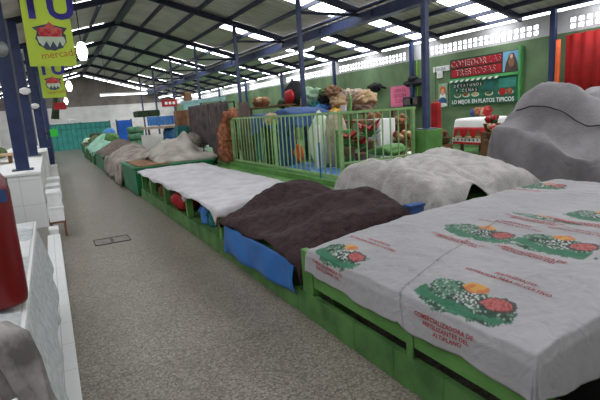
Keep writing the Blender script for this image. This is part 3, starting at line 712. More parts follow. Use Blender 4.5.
# charcoal blankets over a rail
t = thing('clothes_rail', 'dark metal rail carrying the charcoal blankets', 'rail', (3.95, 12.6, .5))
zt = 1.93
MB().bar((3.98, 10.6, zt), (3.98, 14.3, zt), .03, .03).build('rail', 'black', t)
for y in (10.6, 14.3): MB().bar((3.98, y, .5), (3.98, y, zt), .03, .03).build('upright', 'black', t)
def hung(name, label, x, ya, yb, zt, zb_, m, seed, amp=.06, cat='blanket', group=None):
    b = MB(); n = 40; k = 14; V = []
    for i in range(n+1):
        u = i/n; y = ya+(yb-ya)*u; row = []
        for j in range(k+1):
            v = j/k; z = zt-(zt-zb_+.05*math.sin(u*9+seed))*v
            w = amp*v**.5*(math.sin(u*26+seed+1.5*noise.noise(Vector((u*3, v*2, seed))))+.6*noise.noise(Vector((u*8, v*2, seed))))
            row.append(b.bm.verts.new((x-.03+w, y+.03*noise.noise(Vector((u*4, v*3, seed+9)))*v, z)))
        V.append(row)
    for i in range(n):
        for j in range(k): b.bm.faces.new((V[i][j], V[i+1][j], V[i+1][j+1], V[i][j+1]))
    return tag(b.build(name, m, None, True, .02), label, cat, group)
hung('blanket', 'charcoal blanket hanging on the rail, left of the two', 3.93, 12.3, 14.3, zt+.03, .8, 'charcoal_cloth', 3, group='charcoal blankets on the rail')
hung('blanket', 'charcoal blanket hanging on the rail down to the wall, right of the two', 3.9, 10.75, 12.2, zt+.03, .56, 'charcoal_cloth', 8, group='charcoal blankets on the rail')
hung('blanket', 'brown blanket hanging behind the rust fibre bundle', 4.15, 10.05, 10.7, 1.9, .52, 'taupe_tarp', 14)
# rust fibre bundle at the fence end
t = thing('fiber_bundle', 'tall rust brown bundle of fibre at the left end of the green fence', 'bundle', (3.62, 10.22, .58))
MB().tube([(3.62, 10.22, .6), (3.62, 10.22, .85), (3.63, 10.25, 1.2), (3.64, 10.2, 1.5), (3.66, 10.05, 1.68), (3.68, 9.9, 1.62)], .22, 18, rf=lambda u: (.8, .85, .78, .75, .6, .3)[min(5, int(u*5.01))], nz=.22, seed=4).build('strands', 'rust_fiber', t, True)
MB().tube([(3.62+.2*math.cos(a), 10.22+.2*math.sin(a), 1.05) for a in [2*PI*k/12 for k in range(13)]], .02).build('binding', 'wood', t)
tag(MB().tube([(3.56, 10.75, .58), (3.56, 10.65, .9), (3.57, 10.6, 1.3)], .035, 8).build('wooden_stick', 'wood', None, True), 'pale wooden stick leaning beside the rust fibre bundle', 'stick')

# ================================================================ GREEN FENCE
t = thing('metal_fence', 'light green metal railing on the low wall, cornering toward the blue post', 'fence', (3.65, 5.6, .58))
FX, FY = 3.66, 5.6; zt = 1.54; zb_ = .62
MB().bar((FX, FY, zt), (FX, 10.0, zt), .035, .035).build('top_rail', 'green_rail', t)
MB().bar((FX, FY, zb_), (FX, 10.0, zb_), .035, .035).build('bottom_rail', 'green_rail', t)
MB().bar((FX, FY, zt), (5.05, FY, zt), .035, .035).build('top_rail', 'green_rail', t)
MB().bar((FX, FY, .82), (5.05, FY, .82), .03, .03).build('bottom_rail', 'green_rail', t)
for x, y in ((FX, FY), (FX, 7.8), (FX, 10.0), (5.0, FY)): MB().bar((x, y, .58), (x, y, zt+.02), .05, .05).build('post', 'green_rail', t)
y = FY+.157
while y < 9.95:
    if abs(y-7.8) > .04: MB().bar((FX, y, zb_), (FX, y, zt), .017, .017).build('bar', 'green_rail', t)
    y += .157
x = FX+.15
while x < 4.95:
    MB().bar((x, FY, .82), (x, FY, zt), .017, .017).build('bar', 'green_rail', t); x += .15
# thin blue pole in front of the fence
tag(MB().cyl((3.56, 6.05, .58), (3.56, 6.05, 1.12), .014).build('thin_pole', 'teal'), 'thin teal pole standing on the low wall in front of the fence', 'pole')

# ================================================================ BEHIND THE FENCE
t = thing('display_table', 'display table under the navy cloth behind the fence', 'table', (4.6, 9.4, .5))
MB().box(4.2, 5.0, 8.1, 10.7, 1.42, 1.47).build('tabletop', 'wood', t)
for p in ((4.25, 8.15), (4.95, 8.15), (4.25, 10.65), (4.95, 10.65)): MB().box(p[0]-.03, p[0]+.03, p[1]-.03, p[1]+.03, .5, 1.42).build('leg', 'wood', t)
Dn = Drape(4.15, 5.02, 8.05, 10.75, lambda x, y: 1.57+.1*math.exp(-((y-8.6)/.4)**2)+.03*math.sin(y*4), (vary(.2, .5, 11), .2, .3, .2), res=.05, flare=.1, wave=.03, freq=14, seed=44, wr=.02)
tag(Dn.build('table_cloth', 'blue_cloth'), 'navy blue cloth draped over the display table behind the fence', 'cloth')
hung('curtain', 'dark green backing cloth added under the navy cloth behind the fence', 4.3, 8.8, 9.7, 1.4, .52, 'foliage_dark', 21, .05, 'cloth')  # dark backing, added to darken the space behind the fence
hung('curtain', 'blue cloth hanging under the navy cloth, nearer the corner', 4.22, 8.05, 8.75, 1.45, .52, 'blue_cloth', 25, .05, 'cloth')
hung('curtain', 'deep teal cloth hanging under the navy cloth, at its far end', 4.28, 9.75, 10.7, 1.38, .52, 'teal', 28, .05, 'cloth')
tag(MB().blob(at(274, 119, X=4.15), (.16, .26, .13), .3, 70).build('straw_bundle', 'tan', None, True), 'straw coloured bundle resting under the navy cloth edge', 'bundle')
tag(MB().blob(at(299, 153, X=4.0), (.09, .1, .16), .2, 71).build('sack', 'orange', None, True), 'small orange sack on the platform behind the fence bars', 'sack')
# blue sheet on the platform floor inside the corner
Dq = Drape(3.85, 5.2, 5.95, 8.0, lambda x, y: .58+.03*math.sin(x*6)*math.sin(y*5), (.05, .05, .05, .05), res=.05, wave=.01, seed=50, wr=.03)
tag(Dq.build('plastic_sheet', 'royal_sheet'), 'shiny royal blue plastic sheet lying inside the fence corner', 'plastic sheet')
# pale sacks and leaning boards
for i, (px, py, X, r, m, lab) in enumerate(((322, 140, 4.45, (.24, .26, .5), 'mint_white', 'tall pale sack leaning behind the fence, left of the grey one'), (336, 142, 4.6, (.22, .24, .5), 'beige', 'tall grey-beige sack behind the fence, right of the pale one'))):
    p = at(px, py, X=X)
    tag(MB().blob((p.x, p.y, 1.02), (r[0], r[1], .56), .12, 72+i, 3, flat=.93).build('grain_sack', m, None, True), lab, 'sack')
p = at(318, 148, X=4.1)
tag(MB().box(p.x, p.x+.03, p.y-.06, p.y+.06, .6, 1.35).build('white_board', 'white'), 'narrow white board standing between green fence bars', 'board')
p = at(338, 148, X=4.3)
tag(MB().box(p.x, p.x+.25, p.y-.1, p.y+.1, .6, 1.25, .02).build('storage_crate', 'leaf'), 'leaf green crate standing near the fence corner', 'crate')
# pile of colourful bundles above (on a rack)
t = thing('storage_rack', 'wooden rack carrying the colourful bundles beside the blue post', 'rack', (5.8, 8.8, .5))
MB().box(5.3, 6.1, 7.4, 10.7, 1.3, 1.35).build('shelf', 'wood', t)
for p in ((5.35, 7.45), (6.05, 7.45), (5.35, 10.6), (6.05, 10.6)): MB().box(p[0]-.03, p[0]+.03, p[1]-.03, p[1]+.03, .5, 1.3).build('leg', 'wood', t)
pile = [(312, 97, .24, 'sage', 'pale sage bundle at the top left of the pile'), (310, 105, .2, 'cardboard', 'brown bundle at the left of the pile'), (320, 101, .17, 'tan', 'golden tan bundle in the middle of the pile'),
        (317, 108, .19, 'teal', 'dark teal bundle low in the pile'), (326, 99, .17, 'black_cloth', 'black bundle near the middle of the pile'), (329, 106, .14, 'purple', 'plum bundle low in the pile'),
        (322, 110, .17, 'sky_blue', 'light blue bundle at the front of the pile'), (312, 112, .15, 'mint_white', 'whitish bundle at the front left of the pile'), (333, 97, .14, 'dark_red', 'dark red bundle in the upper pile'),
        (332, 92, .15, 'cardboard', 'brown bundle topping the pile'), (338, 101, .17, 'tan', 'tan bundle right in the pile'), (342, 96, .16, 'beige', 'beige bundle at the upper right of the pile'), (336, 109, .13, 'yellow', 'mustard bundle low right in the pile'), (326, 93, .13, 'olive', 'olive bundle at the top of the pile')]
for i, (px, py, r, m, lab) in enumerate(pile):
    p = at(px, py, X=5.7+.12*(i % 3)); p.z -= .1 if i in (7, 12) else 0
    tag(MB().blob(p, (r, r*1.15, r*.85), .38, 80+i, 4, 2.2).build('bundle', m, None, True), lab+' behind the fence', 'bundle', 'colourful bundles on the rack')
beige_spots = [(350, 97, .22, 'beige'), (358, 98, .24, 'beige'), (366, 99, .24, 'tan'), (355, 105, .22, 'beige'), (364, 107, .22, 'beige'), (347, 106, .16, 'tan')]
bl = ['upper left', 'upper middle', 'upper right tan', 'lower left', 'lower right', 'small tan leftmost']
for i, (px, py, r, m) in enumerate(beige_spots):
    p = at(px, py, X=6.6)
    tag(MB().blob(p, (r*.9, r*1.1, r*.8), .32, 100+i, 4, 2.4).build('rolled_bundle', m, None, True), bl[i]+' beige bundle of the heap left of the black bag', 'bundle', 'beige bundles')
t = thing('storage_rack', 'low rack holding up the beige bundles', 'rack', (6.6, 9, .5))
MB().box(6.2, 7.1, 8.5, 10.3, 1.48, 1.53).build('shelf', 'wood', t)
for p in ((6.25, 8.55), (7.05, 8.55), (6.25, 10.25), (7.05, 10.25)): MB().box(p[0]-.03, p[0]+.03, p[1]-.03, p[1]+.03, .5, 1.48).build('leg', 'wood', t)
p = at(343, 109, X=5.6)
t = thing('price_card', 'small white price card on a stick in front of the bundles', 'card', (p.x, p.y, 1.35))
MB().box(p.x, p.x+.02, p.y-.1, p.y+.1, p.z-.1, p.z+.08).build('card', 'white', t); MB().cyl((p.x+.03, p.y, 1.35), (p.x+.03, p.y, p.z), .008).build('stick', 'wood', t)
p = at(350, 108, X=5.3)
tag(MB().tube([(p.x, p.y, p.z-.25), (p.x, p.y+.02, p.z-.05), (p.x+.02, p.y, p.z+.15), (p.x, p.y+.03, p.z+.28)], .04, 8, nz=.05, seed=3).build('garland', 'leaf', None, True), 'leaf green garland hanging at the fence top before the beige bundles', 'garland')
# white cabinet, flowers and baskets seen through the second run of the fence
p = at(388, 131, Y=7.2); q = at(382, 145, Y=7.2)
t = thing('white_cabinet', 'small white two door cabinet seen through the fence', 'cabinet', (p.x, 7.3, .5))
w = .19
MB().box(p.x-w, p.x+w, 7.22, 7.6, .5, p.z+.24, .01).build('body', 'white', t)
MB().box(p.x-w+.01, p.x+w-.01, 7.2, 7.22, p.z+.0, p.z+.23).build('upper_door', 'white', t); MB().box(p.x-w+.01, p.x+w-.01, 7.2, 7.22, .55, p.z-.012).build('lower_door', 'white', t)
tag(MB().blob(at(389, 150, Y=6.7), (.34, .25, .1), .3, 120).build('cushion', 'leaf', None, True), 'flat leaf green cushion in front of the white cabinet', 'cushion')
tag(MB().blob(at(412, 151, Y=6.9)-Vector((0, 0, .1)), (.17, .15, .1), .2, 121).build('paper_bundle', 'white', None, True), 'small white paper bundle right of the leaf green cushion', 'bundle')
def basket(label, px, py, Y, r, m1, m2, n=9, seed=0):
    p = at(px, py, Y=Y)
    if p.z-r > .56: tag(MB().box(p.x-r*.8, p.x+r*.8, p.y-r*.8, p.y+r*.8, .5, p.z-r, .008).build('wooden_crate', 'wood'), 'wooden crate under the '+label, 'crate')
    t = thing('flower_basket', label, 'basket', (p.x, p.y, p.z-r), 'baskets behind the fence')
    bk = MB().lathe([(r*.6, p.z-r), (r*.9, p.z-r*.2), (r*.95, p.z-r*.15), (r*.85, p.z-r*.2)], p.x, p.y, 16).build('basket', 'wood', t, True)
    rr = random.Random(seed)
    for k in range(n):
        a = rr.random()*2*PI; d = r*.75*rr.random()**.5
        MB().blob((p.x+d*math.cos(a), p.y+d*math.sin(a), p.z+r*.1+rr.random()*r*.5), (r*.28,)*3, .3, seed+k, 2).build('bloom', (m1, m2)[k % 2], bk, True)
basket('basket of rust and cream blooms right of the white cabinet, upper', 401, 122, 7.4, .2, 'rust_fiber', 'cardboard', 10, 1)
basket('basket of rust and cream blooms right of the white cabinet, lower', 402, 138, 7.1, .2, 'rust_fiber', 'tan', 10, 2)
basket('basket of orange blooms beside the pier', 413, 140, 7.3, .18, 'orange', 'tan', 10, 3)
basket('basket of rust blooms right of the uppermost poinsettia', 372, 120, 7.8, .2, 'rust_fiber', 'cardboard', 10, 4)
def poinsettia(label, px, py, Y, r, seed):
    p = at(px, py, Y=Y); t = thing('potted_poinsettia', label, 'plant', (p.x, p.y, p.z-r*1.6), 'red poinsettias')
    MB().lathe([(r*.5, p.z-r*1.6), (r*.7, p.z-r*.7), (r*.75, p.z-r*.65)], p.x, p.y, 14).build('pot', 'cardboard', t, True)
    for col_, k0, z in (('leaf', 9, -.35), ('red', 16, .1)):
        b = MB(); rr = random.Random(seed)
        for k in range(k0):
            a = 2*PI*k/k0+rr.random()*.4; L = r*(.9+.4*rr.random()); d = Vector((math.cos(a), math.sin(a), .1+.9*rr.random())); s = Vector((-math.sin(a), math.cos(a), 0))
            o = Vector((p.x, p.y, p.z+z*r))
            b.poly([o, o+d*L*.5+s*L*.32, o+d*L, o+d*L*.5-s*L*.32], (0, 0, 1), .004)
        b.build('bracts' if col_ == 'red' else 'leaves', col_, t)
poinsettia('red poinsettia left of the white cabinet, uppermost', 368, 133, 6.9, .22, 1)
poinsettia('red poinsettia just inside the fence corner', 349, 141, 6.4, .16, 2)
poinsettia('red poinsettia low inside the fence, between the other two', 360, 147, 6.4, .16, 3)
hung('curtain', 'black cloth hanging left of the white cabinet', 5.35, 8.0, 8.5, 1.35, .6, 'black_cloth', 33, .03, 'cloth')
# backpack, basket and bags on a high shelf far back
t = thing('storage_rack', 'rack in front of the green wall carrying the red backpack', 'rack', (6.6, 13.5, .5))
MB().box(6.0, 7.0, 11.8, 16.8, 1.78, 1.83).build('shelf', 'wood', t)
for p in ((6.05, 11.85), (6.95, 11.85), (6.05, 16.75), (6.95, 16.75)): MB().box(p[0]-.03, p[0]+.03, p[1]-.03, p[1]+.03, .5, 1.78).build('leg', 'wood', t)
p = at(293, 96, X=6.3)
t = thing('backpack', 'black and red backpack on the rack before the green wall', 'bag', (p.x, p.y, 1.83))
MB().blob((p.x+.05, p.y, p.z+.05), (.25, .42, .36), .15, 130, 3, flat=.95).build('body', 'black_cloth', t, True); MB().blob((p.x-.16, p.y-.05, p.z-.02), (.1, .3, .2), .12, 131).build('front_pocket', 'red', t, True)
MB().tube([(p.x, p.y-.08, p.z+.38), (p.x, p.y, p.z+.47), (p.x, p.y+.08, p.z+.38)], .02).build('handle', 'black', t, True)
p = at(261, 103, X=6.3)
t = thing('wicker_basket', 'brown wicker basket on the rack left of the red backpack', 'basket', (p.x, p.y, 1.83))
MB().lathe([(.2, p.z-.18), (.3, p.z+.02), (.31, p.z+.05), (.27, p.z+.03)], p.x, p.y).build('body', 'wood', t, True)
for k in range(7): MB().blob((p.x+.16*math.cos(k), p.y+.16*math.sin(k), p.z+.1), (.1, .1, .1), .25, 140+k, 2).build('wares', ('rust_fiber', 'tan', 'cardboard')[k % 3], t, True)
tag(MB().blob(at(282, 104, X=6.3), (.14, .2, .14), .2, 150).build('bundle', 'foliage_dark', None, True), 'dark green bundle left of the red backpack', 'bundle')

# ================================================================ GREEN WALL THINGS
WX = 8.79
def wall_pt(px, py): return at(px, py, X=WX)
a, b_ = wall_pt(391, 87), wall_pt(411, 106)
t = thing('wall_poster', 'pink poster with red writing on the green wall', 'poster', (WX, (a.y+b_.y)/2, b_.z))
MB().box(WX-.02, WX, b_.y, a.y, b_.z, a.z).build('sheet', 'pink', t)
yc = (a.y+b_.y)/2
for k, s in enumerate(('OFERTA', 'DE ROPA', 'Q 25.00')): place_text('writing', s, .13, (WX-.022, yc, a.z-.17-.14*k), (0, -1, 0), (0, 0, 1), 'dark_red', t)
p = wall_pt(379, 87)
t = thing('hanging_bag', 'black net bag hanging on the green wall left of the pink poster', 'bag', p)
MB().blob((WX-.12, p.y+.08, p.z), (.1, .3, .13), .25, 160).build('body', 'black_cloth', t, True); MB().tube([(WX-.1, p.y-.15, p.z+.02), (WX-.06, p.y-.4, p.z-.06)], .05, 8, rf=lambda u: 1-.5*u).build('neck', 'black_cloth', t, True)
p = wall_pt(417, 82)
t = thing('felt_hat', 'wide black hat hanging high on the green wall right of the pink poster', 'hat', p)
MB().blob((WX-.12, p.y, p.z-.02), (.1, .38, .1), .12, 161).build('brim', 'black_cloth', t, True); MB().blob((WX-.14, p.y, p.z+.08), (.1, .18, .1), .1, 162).build('crown', 'black_cloth', t, True)
p = wall_pt(416, 101)
t = thing('speaker_box', 'small black box mounted on the green wall under the black hat', 'box', p)
MB().box(WX-.2, WX, p.y-.3, p.y+.3, p.z-.12, p.z+.12, .01).build('body', 'black', t); MB().box(WX-.21, WX-.2, p.y-.26, p.y+.26, p.z-.09, p.z+.09).build('grille', 'charcoal_cloth', t)
p = wall_pt(416, 60)
tag(MB().cyl((WX-.02, p.y-.05, 1.8), (WX-.02, p.y-.05, 2.72), .015).build('conduit_pipe', 'lime'), 'thin yellow-green pipe running down the green wall to the black hat', 'pipe')
# T sign
a, b_ = wall_pt(434, 70), wall_pt(450, 67)
t = thing('wall_sign', 'small white T shaped sign on the green wall left of the mural', 'sign', (WX, (a.y+b_.y)/2, 2.25))
zc = (a.z+b_.z)/2
MB().box(WX-.03, WX, b_.y, a.y, zc-.07, zc+.06).build('upper_board', 'white', t); ym = (a.y+b_.y)/2+.05
MB().box(WX-.03, WX, ym-.09, ym+.09, zc-.22, zc-.07).build('lower_board', 'white', t)
place_text('writing', 'SALIDA', .1, (WX-.032, (a.y+b_.y)/2, zc-.045), (0, -1, 0), (0, 0, 1), 'slate', t); place_text('writing', '12', .1, (WX-.032, ym, zc-.19), (0, -1, 0), (0, 0, 1), 'slate', t)
# poster with a small figure
a, b_ = wall_pt(439, 84), wall_pt(448, 107)
t = thing('wall_poster', 'narrow white poster of a small red haired figure in blue, beside the mural', 'poster', (WX, (a.y+b_.y)/2, b_.z))
MB().box(WX-.02, WX, b_.y, a.y, b_.z, a.z).build('sheet', 'sage', t); yc = (a.y+b_.y)/2; h = a.z-b_.z
def disc(y, z, ry, rz, m, nm, x=WX-.022, n=18, par=None): return MB().poly([(x, y+ry*math.cos(2*PI*k/n), z+rz*math.sin(2*PI*k/n)) for k in range(n)], (-1, 0, 0), .004).build(nm, m, par or t)
disc(yc, b_.z+h*.68, .1, .12, 'orange', 'hair'); disc(yc, b_.z+h*.64, .06, .08, 'skin_tone', 'face', WX-.028)
disc(yc, b_.z+h*.42, .1, .12, 'white', 'shirt', WX-.026); disc(yc, b_.z+h*.25, .13, .1, 'blue_cloth', 'trousers', WX-.03); disc(yc, b_.z+h*.1, .14, .05, 'white', 'shoes', WX-.034)
# mural sign
ya, yb = 8.44, 6.55
t = thing('painted_signboard', 'long painted food stall signboard in red and green on the green wall', 'sign', (WX, 7.5, 1.5))
MB().box(WX-.05, WX, yb, ya, 2.12, 2.56).build('upper_board', 'mural_dark', t)
MB().box(WX-.05, WX, yb, ya, 1.66, 2.06).build('lower_board', 'mural_green', t)
MB().box(WX-.05, WX, yb, ya, 1.5, 1.66).build('bottom_strip', 'mural_green', t)
MB().box(WX-.09, WX, yb-.04, ya+.04, 2.06, 2.12).build('middle_rail', 'frame_green', t)
MB().box(WX-.09, WX, yb-.05, yb, 1.5, 2.62).build('side_rail', 'frame_green', t)
MB().box(WX-.06, WX-.05, 6.98, ya-.05, 2.36, 2.53).build('red_band', 'red', t); MB().box(WX-.06, WX-.05, 6.98, ya-.05, 2.15, 2.33).build('red_band', 'red', t)
place_text('lettering', 'COMEDOR LAS', .19, (WX-.062, 7.7, 2.375), (0, -1, 0), (0, 0, 1), 'dark_red', t, 1.15, .006); place_text('lettering', 'TRES ROSAS', .19, (WX-.062, 7.7, 2.17), (0, -1, 0), (0, 0, 1), 'dark_red', t, 1.15, .006)
place_text('outline_lettering', 'COMEDOR LAS', .19, (WX-.061, 7.69, 2.385), (0, -1, 0), (0, 0, 1), 'mint_white', t, 1.15, .002); place_text('outline_lettering', 'TRES ROSAS', .19, (WX-.061, 7.69, 2.18), (0, -1, 0), (0, 0, 1), 'mint_white', t, 1.15, .002)
MB().box(WX-.06, WX-.05, yb+.01, 6.95, 2.14, 2.55).build('picture_panel', 'sky_paint', t)
MB().poly([(WX-.065, 6.9, 2.14), (WX-.065, 6.86, 2.32), (WX-.065, 6.77, 2.5), (WX-.065, 6.68, 2.5), (WX-.065, 6.6, 2.32), (WX-.065, 6.57, 2.14)], (-1, 0, 0), .006).build('painted_robe', 'robe_brown', t)
disc(6.73, 2.32, .07, .1, 'cardboard', 'painted_dress', WX-.073); disc(6.73, 2.44, .035, .045, 'skin_tone', 'painted_face', WX-.074)
for k in range(9): 
    y = ya-.02-k*.16; MB().poly([(WX-.1, y, 2.03), (WX-.1, y-.08, 2.03), (WX-.1, y-.13, 2.08), (WX-.1, y-.05, 2.08)], (-1, 0, 0), .006).build('awning_stripe', 'white', t)
for k, s in enumerate('DESAYUNOS'):
    y = 8.28-k*.095; lt = MB().box(WX-.056, WX-.05, y-.04, y+.04, 1.9, 1.99).build('letter_tile', 'black', t); place_text('tile_letter', s, .095, (WX-.058, y, 1.912), (0, -1, 0), (0, 0, 1), 'white', lt)
for k, s in enumerate('Y CENAS'):
    if s == ' ': continue
    y = 8.22-k*.095; lt = MB().box(WX-.056, WX-.05, y-.04, y+.04, 1.79, 1.88).build('letter_tile', 'black', t); place_text('tile_letter', s, .095, (WX-.058, y, 1.802), (0, -1, 0), (0, 0, 1), 'white', lt)
MB().poly([(WX-.056, 7.4, 1.78), (WX-.056, 7.4, 1.92), (WX-.056, 7.36, 1.99), (WX-.056, 7.28, 2.02), (WX-.056, 7.2, 1.99), (WX-.056, 7.16, 1.92), (WX-.056, 7.16, 1.78)], (-1, 0, 0), .005).build('painted_arch', 'mural_arch', t)
MB().box(WX-.056, WX-.05, 6.62, 7.05, 1.82, 2.02).build('painted_window', 'mural_teal', t)
for k, (y, m) in enumerate(((8.2, 'olive'), (7.95, 'rust_fiber'), (7.68, 'tan'), (7.3, 'olive'), (6.95, 'red'), (6.78, 'rust_fiber'))):
    pp = disc(y, 1.72, .11, .05, 'mint_white', 'painted_plate', WX-.054); disc(y, 1.735, .085, .04 if k < 4 else .075, m, 'painted_food', WX-.06, par=pp)
place_text('lettering', 'LO MEJOR EN PLATOS TIPICOS', .125, (WX-.052, 7.52, 1.53), (0, -1, 0), (0, 0, 1), 'white', t, 1.0, .003)
# red hanging bag by the post
p = at(436, 114, X=7.2)
t = thing('hanging_bag', 'long red cloth bag hanging just right of the nearest blue post', 'bag', (p.x, p.y, p.z-.3))
MB().box(p.x-.06, p.x+.06, p.y-.1, p.y+.1, p.z-.3, p.z+.24, .03).build('body', 'red', t); MB().cyl((p.x, p.y, p.z+.22), (p.x, p.y, 2.3), .006).build('cord', 'black', t)
MB().tube([(p.x-.04, p.y-.06, p.z+.2), (p.x, p.y, p.z+.3), (p.x+.04, p.y+.06, p.z+.2)], .012).build('handle', 'red', t)
basket('brown basket of blooms standing right of the pier', 443, 136, 6.6, .16, 'rust_fiber', 'cardboard', 10, 7)
# table with red christmas cloth
t = thing('side_table', 'small table beneath the red and white tree patterned cloth', 'table', (7.85, 6.62, .5))
MB().box(7.55, 8.2, 6.34, 7.06, 1.19, 1.23).build('tabletop', 'wood', t)
for p in ((7.6, 6.38), (8.15, 6.38), (7.6, 7.02), (8.15, 7.02)): MB().box(p[0]-.025, p[0]+.025, p[1]-.025, p[1]+.025, .5, 1.19).build('leg', 'wood', t)
Dt = Drape(7.5, 8.25, 6.3, 7.1, lambda x, y: 1.25, (.52, .2, .3, .3), res=.04, flare=.12, wave=.006, freq=20, seed=60, wr=.004)
tc_ = Dt.build('patterned_tablecloth', 'white')
tag(tc_, 'red and white tablecloth with green trees on the small table', 'tablecloth')
def on_cloth(y, d):  # a point on the front fall
    return Dt.S(7.5-d, y)-Vector((.012, 0, 0))
def strip(y0, y1, d0, d1, m, nm, n=14, k=4):
    b = MB(); V = [[b.bm.verts.new(on_cloth(y0+(y1-y0)*i/n, d0+(d1-d0)*j/k)) for j in range(k+1)] for i in range(n+1)]
    for i in range(n):
        for j in range(k): b.bm.faces.new((V[i][j], V[i+1][j], V[i+1][j+1], V[i][j+1]))
    return b.build(nm, m, tc_, True, .003)
strip(6.3, 7.1, .17, .385, 'red', 'red_field'); strip(6.3, 7.1, .47, .52, 'red', 'red_hem')
for k in range(8): strip(6.35+k*.1, 6.39+k*.1, .41, .445, 'black', 'dark_square', 1, 1)
for y in (6.45, 6.7, 6.95):
    b = MB(); b.poly([on_cloth(y-.042, .34)-Vector((.012, 0, 0)), on_cloth(y+.042, .34)-Vector((.012, 0, 0)), on_cloth(y, .19)-Vector((.012, 0, 0))], (-1, 0, 0), .003); b.build('green_tree', 'olive', tc_)
    MB().poly([on_cloth(y-.09, .385)-Vector((.012, 0, 0)), on_cloth(y+.09, .385)-Vector((.012, 0, 0)), on_cloth(y+.07, .345)-Vector((.012, 0, 0)), on_cloth(y-.07, .345)-Vector((.012, 0, 0))], (-1, 0, 0), .003).build('cream_band', 'tan', tc_)
for i, (px, py, m, r, lab) in enumerate(((474, 116, 'blue_cloth', .08, 'blue'), (479, 112, 'rust_fiber', .1, 'rust'), (484, 112, 'tan', .09, 'tan'), (487, 118, 'red', .1, 'red'))):
    p = at(px, py, X=7.95); p.z = 1.255+r*.92
    tag(MB().blob(p, (r, r, r), .25, 180+i, flat=.9).build('ornament', m, None, True), lab+' ornament on the small table with the tree patterned cloth', 'ornament', 'ornaments on the small table')
basket('basket of red and dark blooms right of the tree patterned table', 492, 122, 5.9, .17, 'red', 'foliage_dark', 10, 9)
basket('low basket of red blooms right of the tree patterned table', 493, 131, 5.7, .15, 'red', 'tan', 10, 10)
# red curtain and orange pole
b = MB(); V = []
for i in range(61):
    y = 5.55-2.3*i/60; x = WX-.1+.035*math.sin(i*1.1)+.02*math.sin(i*.37)
    V.append((b.bm.verts.new((x, y, 2.66)), b.bm.verts.new((x, y, 2.0)), b.bm.verts.new((x-.02, y, 1.2))))
for i in range(60):
    for j in range(2): b.bm.faces.new((V[i][j], V[i+1][j], V[i+1][j+1], V[i][j+1]))
tag(b.build('red_curtain', 'red_curtain', None, True, .01), 'large red curtain hanging on the green wall at the right', 'curtain')
p = at(558, 80, X=8.5)
tag(MB().tube([(8.46, p.y, .5), (8.46, p.y, 1.6), (8.47, p.y, 2.2), (8.47, p.y, 2.58)], .04, 10, nz=.02).build('rolled_banner', 'orange', None, True), 'orange rolled banner strapped to the wall post beside the red curtain', 'banner')

# ================================================================ BIG GREY COVERED HEAP
def sg(v): return 1/(1+math.exp(-max(-30, min(30, v))))
def zp(x, y):
    A = sg((y-3.3)/.16)*.62; B = sg((x-5.25)/.12)
    z = .88+.60*(1-(1-A)*(1-B))
    z += .27*math.exp(-((x-5.42)/.26)**2-((y-3.7)/.45)**2)-.2*math.exp(-((x-5.95)/.25)**2-((y-3.4)/.7)**2)
    z += .30*math.exp(-((x-6.7)/.75)**2-((y-3.0)/.9)**2)
    z += .03*math.sin(x*4+y*3)+.02*math.sin(y*9-x*3)
    return z
Dp = Drape(4.86, 7.9, 1.6, 3.98, zp, (lambda t: .36+.5*sg((t-.75)/.06), .4, .4, .9), res=.045, flare=.08, wave=.04, freq=6, seed=71, wr=.03, cr=.06, cf=1.3)
heap = Dp.build('grey_tarpaulin', 'grey_tarp')
tag(heap, 'large grey tarpaulin tied over a high heap at the right', 'tarp')
# cord tied around the heap, lying on the cloth
pts = []
for i in range(40):
    y = 3.9-2.3*i/39; x = 5.02+.25*(1-abs(i/39-.4)); p = Dp.S(x, y); pts.append(p+Vector((-.012, 0, .012)))
MB().tube(pts, .007, 6).build('tie_cord', 'black', heap, True)
t = thing('crate_stack', 'stack of crates hidden beneath the large grey tarpaulin', 'crate', (6.2, 3, .5))
for (x0, x1, y0, y1, z0, z1) in ((5.0, 7.6, 1.9, 3.85, .5, .82), (5.3, 5.9, 3.3, 3.85, .82, 1.2), (6.0, 7.2, 2.2, 3.4, .82, 1.2)): MB().box(x0, x1, y0, y1, z0, z1).build('crate', 'wood', t)

# ================================================================ LEFT SIDE
t = thing('tiled_counter', 'nearest white tiled counter left of the aisle, under the speckled cloth', 'counter', (-.6, 2.2, 0))
MB().box(-1.1, -.2, -1.0, 4.3, 0, .82, .006).build('body', 'white_tile', t); MB().box(-1.12, -.18, -1.0, 4.32, .82, .86, .006).build('worktop', 'white_tile', t)
Dl = Drape(-.9, -.2, 1.45, 4.2, lambda x, y: .872+.015*math.sin(y*7), (.02, lambda t: .38+.06*math.sin(t*9+1)+.3*(1-t)**1.5, .1, .12), res=.03, flare=.19, wave=.009, freq=13, seed=81, wr=.01)
mat('speckled_cloth', (196, 200, 198), .85, .2, 25, bump=.4, bscale=40, rgb2=(168, 172, 172))
tag(Dl.build('speckled_cloth', 'speckled_cloth'), 'pale grey speckled cloth hanging off the near left counter', 'cloth')
mat('shaded_towel', (120, 114, 112), .95, .15, 10, bump=.6, bscale=50, rgb2=(70, 66, 66))  # darker copy of the towel colour, paints shade on under and inner folds
mat('towel_grey', (168, 162, 160), .95, .15, 8, bump=.6, bscale=50, rgb2=(92, 88, 86))
t = thing('folded_towel', 'thick dark grey cloth bunched over the counter edge in the near left corner', 'cloth', (-.3, 1.4, .86))
def pathpt(px, py, X): return at(px, py, X=X)
P = [at(-40, 345, Y=1.65), at(-12, 334, Y=1.6), at(6, 341, Y=1.55), at(20, 366, Y=1.5), at(32, 398, Y=1.47), at(42, 432, Y=1.45), at(50, 470, Y=1.45)]
